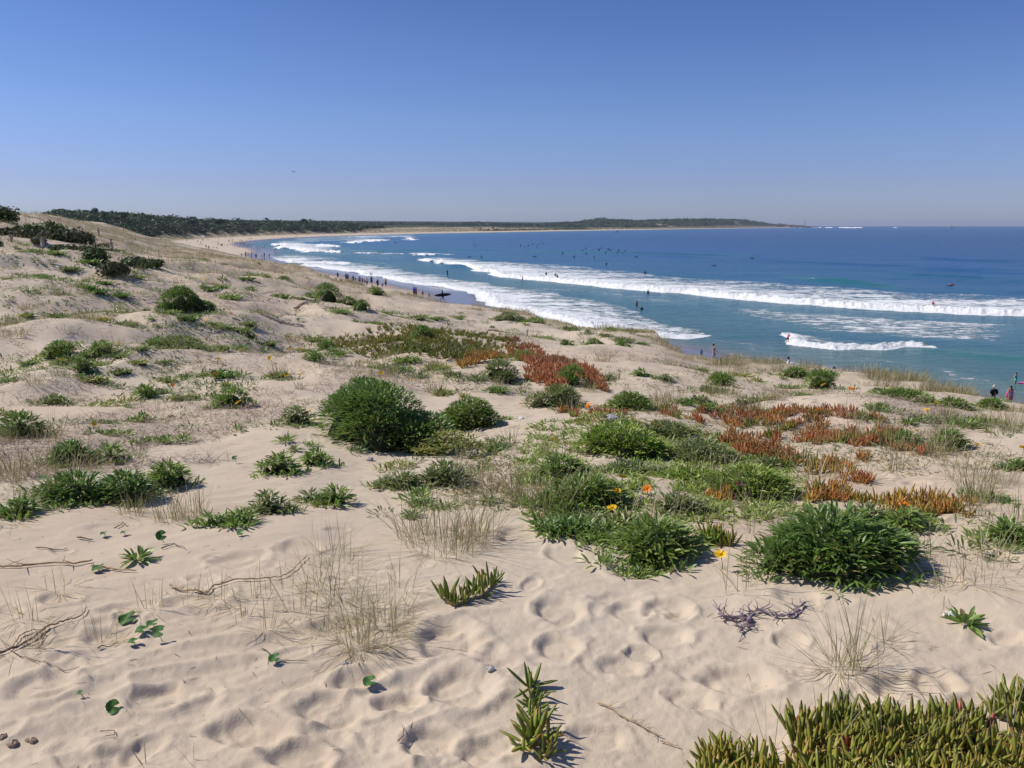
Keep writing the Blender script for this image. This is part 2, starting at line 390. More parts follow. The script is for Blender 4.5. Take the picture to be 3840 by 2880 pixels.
M['runner'] = plain('straw_runner', (.40, .29, .17), .8, 60, .35, .2, .3)
M['post'] = plain('weathered_wood', (.40, .34, .27), .9, 25, .35, .1, .5)
M['stone'] = plain('pumice_stone', (.42, .40, .40), .9, 40, .3, .1, .8)
M['white'] = plain('white_plastic', (.78, .78, .76), .5, 10, .08, .4, .0)
M['yellow'] = plain('yellow_petal', (.80, .50, .01), .6, 90, .12, .2, .0)
M['orange'] = plain('orange_petal', (.80, .22, .01), .6, 90, .15, .2, .0)
M['magenta'] = plain('magenta_petal', (.55, .03, .32), .6, 90, .15, .2, .0)
M['disc'] = plain('flower_disc', (.45, .22, .01), .8, 300, .4, .1, .5)
M['stem'] = plain('green_stem', (.14, .17, .06), .7, 40, .25, .2, .0)
M['penny'] = plain('pennywort_leaf', (.055, .14, .03), .65, 60, .3, .2, .3)
M['pennyy'] = plain('yellow_pennywort_leaf', (.42, .42, .03), .5, 60, .25, .4, .2)
M['skin'] = plain('skin', (.42, .24, .16), .55, 20, .06, .3, .0)
M['skin2'] = plain('tanned_skin', (.22, .12, .075), .55, 20, .06, .3, .0)
M['hair'] = plain('hair', (.018, .013, .01), .6, 80, .4, .3, .3)
M['cloth'] = cloth_mat()
M['concrete'] = plain('pale_cladding', (.62, .62, .60), .8, .2, .1, .2, 0)
M['greybuild'] = plain('grey_cladding', (.2, .22, .25), .8, .2, .1, .2, 0)
M['dark'] = plain('dark_glass', (.03, .035, .045), .3, 1, .2, .5, 0)
M['rock'] = plain('coastal_rock', (.13, .10, .085), .95, .3, .4, .1, .6)
M['fence'] = plain('shade_cloth', (.16, .13, .11), .9, 30, .2, .1, .2)
# bare sand on the far hills, found where the pixel rays meet them
BARE = []
for u_, v_, w_, D0, D1 in ((737,222.9,5,2600,4400),(665,225.6,10,2500,3500),(382,224.6,5,2300,3700)):
    a_, b_ = raydir(u_, v_); DD = np.linspace(D0, D1, 300); q_ = H+float(b_)*DD < ground(float(a_)*DD, DD, False); D_ = float(DD[int(np.argmax(q_))]) if q_.any() else (D0+D1)/2
    BARE.append((float(a_)*D_, D_, w_*D_/F, 28.0))
# ------------------------------------------------------------------ the land sheet
def build_land():
    az = np.concatenate([np.linspace(R(-180), R(-62), 30)[:-1], np.linspace(R(-62), R(-36), 40)[:-1], np.linspace(R(-36), R(36), 1000), np.linspace(R(36), R(60), 40)[1:], np.linspace(R(60), R(180), 30)[1:-1]])
    r = [0.25, .5, .8, 1.1]
    x = 1.4
    while x < 9000:
        r.append(x); x *= 1.0034 if x < 7 else (1.0062 if x < 120 else 1.011)
    r = np.array(r)
    rr, aa = np.meshgrid(r, az, indexing='ij'); X = rr*np.sin(aa); Y = rr*np.cos(aa)
    zz = []; dd = []; ee = []
    for i in range(0, len(r), 60):
        z, d, e = ground(X[i:i+60], Y[i:i+60], True, True); zz.append(z); dd.append(d); ee.append(e)
    Z = np.concatenate(zz); D = np.concatenate(dd); E = np.concatenate(ee)
    nr, nc = X.shape
    keep = np.ones((nr-1, nc), bool)
    V = np.c_[X.ravel(), Y.ravel(), Z.ravel()]
    Fq = grid_faces(nr, nc, True)
    deep = ((D < -60) & (rr > 60)).ravel()
    Fq = Fq[~deep[Fq].all(1)]
    used = np.zeros(len(V), bool); used[Fq] = True; idx = np.cumsum(used)-1; Fq = idx[Fq]
    wet = sst(14, 5, D-2.5*fbm(X/14, Y/14, 71, 3))*(rr > 25)
    onD = (rr < E)
    grass = np.where(onD, .85*sst(28, 60, rr), sst(44, 60, D)*(rr > 330))*1.0
    # tan grass also covers the lip of the dune
    grass = np.maximum(grass, np.where(onD, sst(4.5, 0, E-rr)*.75*(rr > 10), 0))
    grass = np.where((~onD) & (rr < 330), sst(9, 2, rr-E)*.9, grass)
    wood = np.where(rr < 2200, sst(.93, 1.03, rr/hill_edge(np.arctan2(X, Y)))*sst(60, 80, D), sst(95, 130, D))*sst(380, 430, rr)
    for px_, py_, sx_, sy_ in BARE: wood = wood*(1-np.exp(-(((X-px_)/sx_)**2+((Y-py_)/sy_)**2)**2)); grass = grass*(1-np.exp(-(((X-px_)/sx_)**2+((Y-py_)/sy_)**2)**2))
    pn = fbm(X/2.1, Y/2.1, 72, 3)
    lit = sst(-.15, .35, pn)*sst(4.2, 8, rr)*(rr < E)
    at = dict(wet=wet, grass=grass, wood=wood, litter=lit*.9)
    u = used
    me = mesh_np('ground', V[u], Fq, M['sand'], {k: v.ravel()[u] for k, v in at.items()})
    return tag(link('ground', me), kind='structure')
build_land()
# ------------------------------------------------------------------ the sea
def PW(L): return np.array([on_plane(*p) for p in L])
Z1 = lambda L: [(.15432*x, 202.67+.15432*y) for x, y in L]
Z2 = lambda L: [(341.33+.15432*x, 202.67+.15432*y) for x, y in L]
Z3 = lambda L: [(682.67+.15432*x, 202.67+.15432*y) for x, y in L]
Z3B = lambda L: [(682.67+.15432*x, 320+.15432*y) for x, y in L]
# (front line, back line, crest height, crest width, strength at the front, strength of the trail)
BR = [
 ([(417,259.8),(440,263),(465,267),(479,271),(500,275.3),(542,281.5),(611,287.6),(683,293.5),(775,303),(868,309.5),(950,314),(1040,318),(1200,326)],
  [(1200,302),(1024,296),(906,292.5),(814,285.5),(683,278),(573,265.5),(488,261),(430,257)], .72, 2.0, 1.0, .74),
 ([(294,264.5),(341,269.8),(369,275.8),(411,283),(440,287),(465,289.5),(471,291),(477,298.5),(488,305.5),(511,310),(557,322),(610,330),(650,335.3),(683,338),(704,335)],
  [(704,331.5),(683,328),(640,313),(604,303),(542,291),(472,281),(430,274),(380,266.5),(341,261.5),(300,258.5)], .45, 1.6, .95, .77),
 ([(778,334.5),(794,344.3),(838,349.6),(884,349.2),(906,346.5),(940,349)], [(940,347.8),(905,345),(880,342.5),(838,339),(800,334),(780,331.5)], .42, .9, .86, .60),
 (Z1([(1760,270),(1850,300),(1990,318),(2170,325)]), Z1([(2170,285),(2000,262),(1900,246),(1800,246)]), 1.0, 3, 1.0, .8),
 (Z1([(1700,358),(1780,380),(1900,390),(2050,392),(2212,400)]), Z1([(2212,362),(2050,342),(1900,333),(1750,343)]), .5, 2, 1.0, .7),
 (Z1([(2050,272),(2100,285),(2175,288)]), Z1([(2170,275),(2100,264)]), .8, 3, 1.0, .9),
 (Z2([(0,258),(80,263),(150,254),(310,243)]), Z2([(300,236),(150,230),(40,233)]), .9, 4, 1.0, .75),
 (Z2([(420,238),(450,243),(478,241)]), Z2([(478,227),(425,220)]), 1.6, 5, 1.1, .95),
 (Z2([(110,326),(200,331),(400,333)]), Z2([(400,327),(150,320)]), .3, 2, .85, .6),
 (Z2([(425,332),(520,341),(600,336),(700,336)]), Z2([(700,331),(520,321),(440,324)]), .5, 2, .95, .7),
 (Z2([(40,222),(160,224),(300,224)]), Z2([(300,214),(160,212),(60,212)]), .5, 6, .9, .7),
 (Z2([(300,221),(480,222)]), Z2([(480,217),(310,216)]), .4, 6, .9, .7),
 (Z3([(920,163),(970,163.5)]), Z3([(970,159),(925,159)]), 1.0, 20, 1.1, 1.0),
 (Z3([(1010,163),(1090,165),(1165,163)]), Z3([(1165,158.5),(1090,159),(1015,158)]), 1.0, 20, 1.1, 1.0),
 (Z3([(1362,163.5),(1388,163.5)]), Z3([(1388,160),(1365,160)]), .8, 14, 1.1, 1.0),
 (Z3([(840,161),(900,162)]), Z3([(900,158),(845,158)]), .8, 20, .9, .9),
 (Z3([(838,495),(868,496)]), Z3([(868,489),(840,488)]), .2, .8, .95, .9),
]
PATCH = [([(690,301),(820,311),(1060,322),(1060,352),(900,343),(800,333),(740,324),(690,313)], .56),
         ([(480,290),(542,285),(620,291),(720,300),(700,312),(610,302),(560,294),(500,292)], .46),
         ([(341,257),(400,262),(470,283),(430,276),(341,262)], .42), ([(700,314),(900,333),(900,345),(800,335),(690,325),(640,315)], .40),
         ([(830,340),(1060,350),(1060,361),(900,352)], .42), (Z1([(2212,470),(1990,440),(1900,410),(2212,405)]), .42),
         ([(341,252),(420,254),(410,262),(350,259)], .34), ([(283,236.5),(341,235.2),(420,234.2),(420,236),(341,241),(290,243)], .46),
         ([(270,247),(341,247),(400,252),(341,257),(290,252)], .36), ([(700,350),(830,352),(930,366),(860,362),(760,356)], .18)]
GREEN = [([(770,274.5),(800,276),(840,277.5),(906,285),(915,291),(880,290),(814,284),(775,278)], .55, [(770,277.5),(800,279),(840,281.5),(906,288.5)], 1.0, 3),
         ([(690,333),(705,331.5),(778,334),(778,343),(740,341),(700,338)], .8, [(700,334.5),(740,336.5),(778,337)], .5, 1.3),
         ([(905,346),(1000,353),(1100,362),(1100,372),(950,359),(905,352)], .75, [(905,348.5),(1000,356.5),(1100,367)], .4, 1.6),
         ([(436,263),(466,263.5),(479,268),(476,272),(450,266)], .2, [(440,264),(479,270)], .9, 3),
         ([(345,249.5),(520,249),(760,254),(760,258),(520,253),(345,252)], .35, [(345,250.5),(520,250.5),(760,256)], .5, 4),
         ([(480,245),(900,262),(1060,270),(1060,275),(800,264),(480,250)], .0, [(560,252),(800,262),(1060,272)], .35, 5),
         ([(800,0),(801,0),(801,1)], .0, [(900,257),(960,260),(1060,264)], .55, 4), ([(800,0),(801,0),(801,1)], .0, [(880,267),(960,270.5),(1060,276)], .5, 4),
         ([(840,270),(990,276),(1060,280),(1060,284),(990,281),(840,274)], .15, [(850,272),(990,278.5),(1060,282)], .5, 3)]
def build_sea():
    az = np.concatenate([np.linspace(R(-26), R(34), 1150), np.linspace(R(34), R(85), 60)[1:]])
    v = np.concatenate([np.arange(470, 300, -.42), np.arange(300, 240, -.28), np.arange(240, 226.2, -.16)])
    r = (H/np.tan(PITCH+np.arctan((v-384)/F)))*1.0
    r = np.concatenate([[22, 26, 30, 35, 40, 45], r[r > 48], [12500, 13600, 14800]]); r = np.unique(r); r = r[r <= 14800]
    rr, aa = np.meshgrid(r, az, indexing='ij'); X = rr*np.sin(aa); Y = rr*np.cos(aa); s = X.shape
    D = -shore(X, Y); x = X.ravel(); y = Y.ravel()
    foam = np.zeros(x.shape); z = np.zeros(x.shape); green = np.zeros(x.shape)
    wx = x+2.5*fbm(x/9, y/9, 81, 3)*np.clip(y/150, .3, 3); wy = y+2.5*fbm(x/9+50, y/9, 82, 3)*np.clip(y/150, .3, 3)
    for Fr, Bk, h, w, s0, s1 in BR:
        fw = PW(Fr); bw = PW(Bk); poly = np.vstack([fw, bw]); lo = poly.min(0)-12; hi = poly.max(0)+12
        m = np.where((x > lo[0]) & (x < hi[0]) & (y > lo[1]) & (y < hi[1]))[0]
        if not len(m): continue
        a = wx[m]; b = wy[m]
        amp = .16*fbm(x[m]/1.1, y[m]/1.1, 83, 3)*min(w, 3)
        ins = inside(a, b, poly); df = seg_dist(a, b, fw); db = seg_dist(a, b, np.vstack([fw[-1], bw, fw[0]]))
        width = np.maximum(df+db, .3)
        t = df/width
        k = s1+(s0-s1)*np.exp(-(df/(w*1.5))**1.3)-.30*t**1.5*(w < 10)+.10*fbm(x[m]/5, y[m]/3, 95, 3)
        k = k*sst(0, .12*np.minimum(width, 6), db+.0)**.5
        foam[m] = np.maximum(foam[m], np.where(ins, k, s0*1.05*np.exp(-(df/(.42*w))**3)))
        sd = np.where(ins, df, -df)
        # ends of the crest die away
        e = np.minimum(np.hypot(x[m]-fw[0][0], y[m]-fw[0][1]), np.hypot(x[m]-fw[-1][0], y[m]-fw[-1][1])); en = sst(0, 4*w, e)
        pr = np.where(sd > 0, np.exp(-(np.maximum(sd-w*.7, 0)/(w*1.7))**2)*sst(0, w*.7, sd+.1), np.exp(-(sd/(.18*w))**2)*.15)
        lump = 1+.6*fbm(x[m]/1.3, y[m]/1.1, 84, 3)+.35*fbm(x[m]/.45, y[m]/.5, 85, 2)
        z[m] += h*pr*lump*(.1+.9*en)
        # boiling surface of the white water behind the crest
        z[m] += np.where(ins, .09*h*fbm(x[m]/.9, y[m]/.9, 85, 3)*np.clip(k, 0, 1), 0)
    for Pp, k in PATCH:
        pw = PW(Pp); ins = inside(wx, wy, pw)
        m = np.where(ins)[0]; e = seg_dist(wx[m], wy[m], np.vstack([pw, pw[:1]]))
        foam[m] = np.maximum(foam[m], k*sst(0, 9, e)+.0)
    for Pp, k, L, h, w in GREEN:
        pw = PW(Pp) if Pp[0][1] > 1 else None
        if pw is not None:
            m = np.where(inside(wx, wy, pw))[0]; e = seg_dist(x[m], y[m], np.vstack([pw, pw[:1]])); green[m] = np.maximum(green[m], k*sst(0, 5, e))
        lw = PW(L); lo = lw.min(0)-30; hi = lw.max(0)+30
        m = np.where((x > lo[0]) & (x < hi[0]) & (y > lo[1]) & (y < hi[1]))[0]; df = seg_dist(x[m], y[m], lw)
        e = np.minimum(np.hypot(x[m]-lw[0][0], y[m]-lw[0][1]), np.hypot(x[m]-lw[-1][0], y[m]-lw[-1][1]))
        z[m] += h*np.exp(-(df/w)**2)*sst(0, 25, e)
    Dr = D.ravel()
    # long swell and chop, weaker in the shallows
    sw = sst(5, 120, Dr)
    z += sw*(.16*np.sin((y*.93+x*.22)/6.2+2*fbm(x/60, y/60, 86, 2))*(.6+.5*fbm(x/45, y/70, 87, 2))+.10*fbm(x/7, y/3.2, 88, 3))
    z += .03*sst(0, 20, Dr)*fbm(x/1.8, y/1.0, 89, 3)
    # swash lace along the water's edge
    sn = fbm(x/5, y/5, 90, 3)
    foam = np.maximum(foam, (.42+.25*fbm(x/14, y/14, 96, 2))*np.exp(-((Dr-.9-1.6*sn)/.8)**2)*(Dr < 6))
    foam = np.maximum(foam, .45*np.exp(-((Dr-7-4*sn)/.8)**2))
    foam = np.maximum(foam, .12*sst(-.1, .5, fbm(x/30, y/12, 91, 3))*(Dr < 260)*(Dr > 2))
    z = z*sst(-1, 3, Dr)+.02
    dep = np.clip(Dr/520, 0, 1)**.72
    V = np.c_[x, y, z]; Fq = grid_faces(*s)
    out = Dr < -10; Fq = Fq[~out[Fq].all(1)]
    used = np.zeros(len(V), bool); used[Fq] = True; idx = np.cumsum(used)-1; Fq = idx[Fq]
    me = mesh_np('sea', V[used], Fq[:, ::-1], M['water'], dict(foam=foam[used], depth=dep[used], green=green[used]))
    return tag(link('sea', me), kind='structure')
build_sea()
# ------------------------------------------------------------------ light
SUN_AZ = math.atan2(-.97, .20)           # direction towards the sun, measured from +y to +x
SUN_EL = R(47)
w = bpy.data.worlds.new('World'); scene.world = w; w.use_nodes = True; nt = w.node_tree
sky = nt.nodes.new('ShaderNodeTexSky'); sky.sky_type = 'NISHITA'; sky.sun_disc = False
sky.sun_elevation = SUN_EL; sky.sun_rotation = SUN_AZ
sky.altitude = 0; sky.air_density = 1.0; sky.dust_density = .4; sky.ozone_density = 4.0
bg = nt.nodes['Background']; bg.inputs[1].default_value = .10
tc = nt.nodes.new('ShaderNodeTexCoord'); sx = nt.nodes.new('ShaderNodeSeparateXYZ'); nt.links.new(tc.outputs['Generated'], sx.inputs[0])
tint = ramp(nt, sx.outputs[2], [(0, (.57, .67, 1.04)), (.05, (.56, .60, .96)), (.12, (.57, .64, .94)), (.25, (.44, .535, .83)), (1, (.54, .63, .85))])
nt.links.new(mixc(nt, 1.0, sky.outputs[0], tint, 'MULTIPLY'), bg.inputs[0]); bg.inputs[1].default_value = .115
L = bpy.data.lights.new('sun', 'SUN'); L.energy = 4.6; L.angle = R(.53); L.color = (1, .93, .83)
lo = bpy.data.objects.new('sun', L); col.objects.link(lo)
d = Vector((math.sin(SUN_AZ)*math.cos(SUN_EL), math.cos(SUN_AZ)*math.cos(SUN_EL), math.sin(SUN_EL)))
lo.rotation_euler = (-d).to_track_quat('-Z', 'Y').to_euler()
scene.view_settings.view_transform = 'Standard'; scene.view_settings.look = 'None'; scene.view_settings.exposure = 0; scene.view_settings.gamma = 1
scene.render.resolution_x = 1024; scene.render.resolution_y = 768
# ------------------------------------------------------------------ haze
def build_haze():
    bx = 15500.0; V = [(a*bx, -400 if b < 0 else 15500, c) for c in (-6, 75) for a, b in ((-1, -1), (1, -1), (1, 1), (-1, 1))]
    Fq = [(0, 3, 2, 1), (4, 5, 6, 7), (0, 1, 5, 4), (1, 2, 6, 5), (2, 3, 7, 6), (3, 0, 4, 7)]
    m = bpy.data.materials.new('haze_air'); m.use_nodes = True; n = m.node_tree; n.nodes.remove(n.nodes['Principled BSDF'])
    pv = n.nodes.new('ShaderNodeVolumePrincipled'); pv.inputs['Color'].default_value = (.70, .80, 1, 1); pv.inputs['Density'].default_value = HAZE; pv.inputs['Anisotropy'].default_value = .2
    n.links.new(pv.outputs[0], n.nodes['Material Output'].inputs['Volume'])
    me = mesh_np('haze', V, Fq, m, smooth=False); tag(link('haze', me), kind='stuff')
HAZE = 5.5e-5
if HAZE: build_haze()
# ------------------------------------------------------------------ leaves, blades and shoots
def nrm(v): return v/np.maximum(np.linalg.norm(v, axis=-1, keepdims=True), 1e-9)
def strands(base, dr, bend, ln, wid, prof, K=4, sec='vee', var=None, fold=.35):
    n = len(base); t = np.linspace(0, 1, K+1)[None, :, None]
    ln = np.broadcast_to(ln, (n,))[:, None, None]; wid = np.broadcast_to(wid, (n,)); dr = nrm(dr)
    p = base[:, None]+dr[:, None]*ln*t+bend[:, None]*ln*t*t
    tan = dr[:, None]+2*bend[:, None]*t; tan = nrm(tan)
    up = np.array([0, 0, 1.]); side = np.cross(dr, up); bad = np.linalg.norm(side, axis=1) < .15
    an = rng.uniform(0, 6.28, n); rs = np.c_[np.cos(an), np.sin(an), 0*an]
    side = np.where(bad[:, None], rs, side); side = nrm(side)
    tw = rng.normal(0, .35, n)[:, None]; nn = np.cross(side, dr); side = nrm(side*np.cos(tw)+nn*np.sin(tw))
    S = nrm(side[:, None]-tan*(side[:, None]*tan).sum(-1, keepdims=True)); N = np.cross(S, tan)
    w = (np.asarray(wid)[:, None]*np.interp(t[0, :, 0], np.linspace(0, 1, len(prof)), prof)[None])[..., None]
    if sec == 'vee': C = [(-.5, fold*.5), (0, -fold*.2), (.5, fold*.5)]; closed = False
    elif sec == 'flat': C = [(-.5, 0), (.5, 0)]; closed = False
    elif sec == 'tri': C = [(-.5, .32), (.5, .32), (0, -.5)]; closed = True
    else: C = [(.5*math.cos(a), .5*math.sin(a)) for a in np.arange(6)/6*2*math.pi]; closed = True
    c = len(C); V = np.stack([p+S*w*a+N*w*b for a, b in C], 2)            # n,K+1,c,3
    k = np.arange(K)[:, None]; j = np.arange(c if closed else c-1)[None]
    a = k*c+j; b = k*c+(j+1) % c; f = np.stack([a, b, b+c, a+c], -1).reshape(-1, 4)
    Fq = (f[None]+(np.arange(n)*(K+1)*c)[:, None, None]).reshape(-1, 4)
    var = rng.random(n) if var is None else var
    va = np.repeat(var, (K+1)*c); ta = np.tile(np.repeat(t[0, :, 0], c), n)
    return V.reshape(-1, 3), Fq, va, ta
def join(parts):
    V = []; Fq = []; va = []; ta = []; mi = []; o = 0
    for k, (v, f, a, t, m) in enumerate(parts):
        V.append(v); Fq.append(f+o); va.append(a); ta.append(t); mi.append(np.full(len(f), m)); o += len(v)
    return np.concatenate(V), np.concatenate(Fq), np.concatenate(va), np.concatenate(ta), np.concatenate(mi)
def mk(name, parts, mats):
    V, Fq, va, ta, mi = join(parts)
    return mesh_np(name, V, Fq, mats, dict(var=va, t=ta), mi)
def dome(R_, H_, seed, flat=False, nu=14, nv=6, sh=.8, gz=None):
    """low dark core, for dead leaves, added inside a clump to close its gaps"""
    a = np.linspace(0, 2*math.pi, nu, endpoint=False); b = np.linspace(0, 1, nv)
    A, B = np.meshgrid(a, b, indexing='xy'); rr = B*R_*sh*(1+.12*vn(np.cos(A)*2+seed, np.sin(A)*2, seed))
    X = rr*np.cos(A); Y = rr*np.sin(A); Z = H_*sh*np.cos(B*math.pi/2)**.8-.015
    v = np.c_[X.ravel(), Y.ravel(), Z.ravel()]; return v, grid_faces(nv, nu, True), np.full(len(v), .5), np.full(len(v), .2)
GP = [.35, .70, .95, 1.05, .85, .25]
MOUND = (.16, .25, .068)
def gaz_parts(R_, H_, n, L=.085, W=.013, seed=0, el=1.0, K=4, core=True, lobes=None, gfun=None, loose=.5):
    """a mound of strap leaves; lobes: list of (dx, dy, r, h)"""
    lobes = lobes or [(0, 0, R_, H_)]
    area = np.array([l[2]**2*(1+2*l[3]/max(l[2], .01)) for l in lobes]); pr = area/area.sum()
    parts = []; which = rng.choice(len(lobes), n, p=pr)
    for li, (dx, dy, r, h) in enumerate(lobes):
        m = int((which == li).sum())
        if not m: continue
        q = np.sqrt(rng.random(m)); a = rng.uniform(0, 6.283, m); r2 = r*(1+.15*vn(np.cos(a)*1.8+seed+li*3, np.sin(a)*1.8, seed))
        x = q*r2*np.cos(a); y = q*r2*np.sin(a)*el
        hh = h*np.sqrt(np.maximum(1-q**2, 0))
        nx = np.cos(a)*q*h*1.6; ny = np.sin(a)*q*h*1.6; nz = r*np.sqrt(np.maximum(1-q**2, 0))+.3*r
        nm = nrm(np.c_[nx, ny, nz]); jit = rng.normal(0, loose, (m, 3))
        out = np.c_[np.cos(a), np.sin(a), 0*a]
        d = nrm(nm*.9+out*(q[:, None]*.75)+np.array([0, 0, .42])+jit*np.array([1, 1, .45]))
        d[:, 2] = np.maximum(d[:, 2], .06)
        ll = L*rng.uniform(.6, 1.15, m)
        bx = x+dx; by = y+dy; g = gfun(bx, by) if gfun else 0
        base = np.c_[bx, by, g+hh-.35*ll*d[:, 2]*(hh > .02)]-d*np.c_[ll, ll, ll]*.25*(q[:, None] < .9)
        base -= nm*(rng.random(m)**2*.35*min(h, r))[:, None]*(hh > .02)[:, None]
        base[:, 2] = np.maximum(base[:, 2], g-.008)
        bend = np.c_[out[:, 0]*.12, out[:, 1]*.12, -rng.uniform(.05, .42, m)]+rng.normal(0, .06, (m, 3))
        var = np.clip(rng.normal(.45, .22, m)+.12*(q > .85), 0, 1); var = np.where(rng.random(m) < .025*(1+2*(q > .8)), .99, np.minimum(var, .93))
        parts.append((*strands(base, d, bend, ll, W*rng.uniform(.75, 1.2, m), GP, K, 'vee', var), 0))
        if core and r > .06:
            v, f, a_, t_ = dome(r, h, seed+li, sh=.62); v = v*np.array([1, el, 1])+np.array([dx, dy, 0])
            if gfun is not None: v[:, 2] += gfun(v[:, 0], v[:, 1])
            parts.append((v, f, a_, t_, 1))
    return parts
def ros_parts(n, L, W, seed, spread=.03, K=4):
    a = np.arange(n)*2.39996+rng.normal(0, .25, n); e = np.linspace(.08, 1.25, n)**1.0+rng.normal(0, .12, n)
    d = np.c_[np.cos(a)*np.cos(e), np.sin(a)*np.cos(e), np.maximum(np.sin(e), .04)]
    base = np.c_[np.cos(a)*spread*rng.random(n), np.sin(a)*spread*rng.random(n), rng.uniform(-.005, .01, n)]
    bend = np.c_[d[:, :2]*.1, -rng.uniform(.05, .4, n)]; ll = L*rng.uniform(.65, 1.15, n)
    var = np.clip(rng.normal(.45, .22, n), 0, .93); var[rng.random(n) < .06] = .99
    return (*strands(base, d, bend, ll, W*rng.uniform(.8, 1.2, n), GP, K, 'vee', var), 0)
DARK = (.145, .235, .060); MID = (.20, .285, .072); GREY = (.22, .255, .12); LIGHT = (.24, .33, .062); YELG = (.31, .31, .11)
TH = []      # registry of things waiting for their labels
def reg(o, u, v, kind, cat, group=None, fixed=None, dist=None):
    o['category'] = cat
    if group: o['group'] = group
    TH.append([o, u, v, kind, fixed]); return o
def put(me, name, u, v, color=None, sc=1, rz=None, dz=0, xy=None):
    if xy is None: x, y, D, _ = hit(u, v)
    else: x, y = xy
    z = float(ground(x, y)[0]); o = link(name, me, None, (x, y, z+dz), random.uniform(0, 6.28) if rz is None else rz, sc)
    if color: o.color = (*color, 1)
    return o
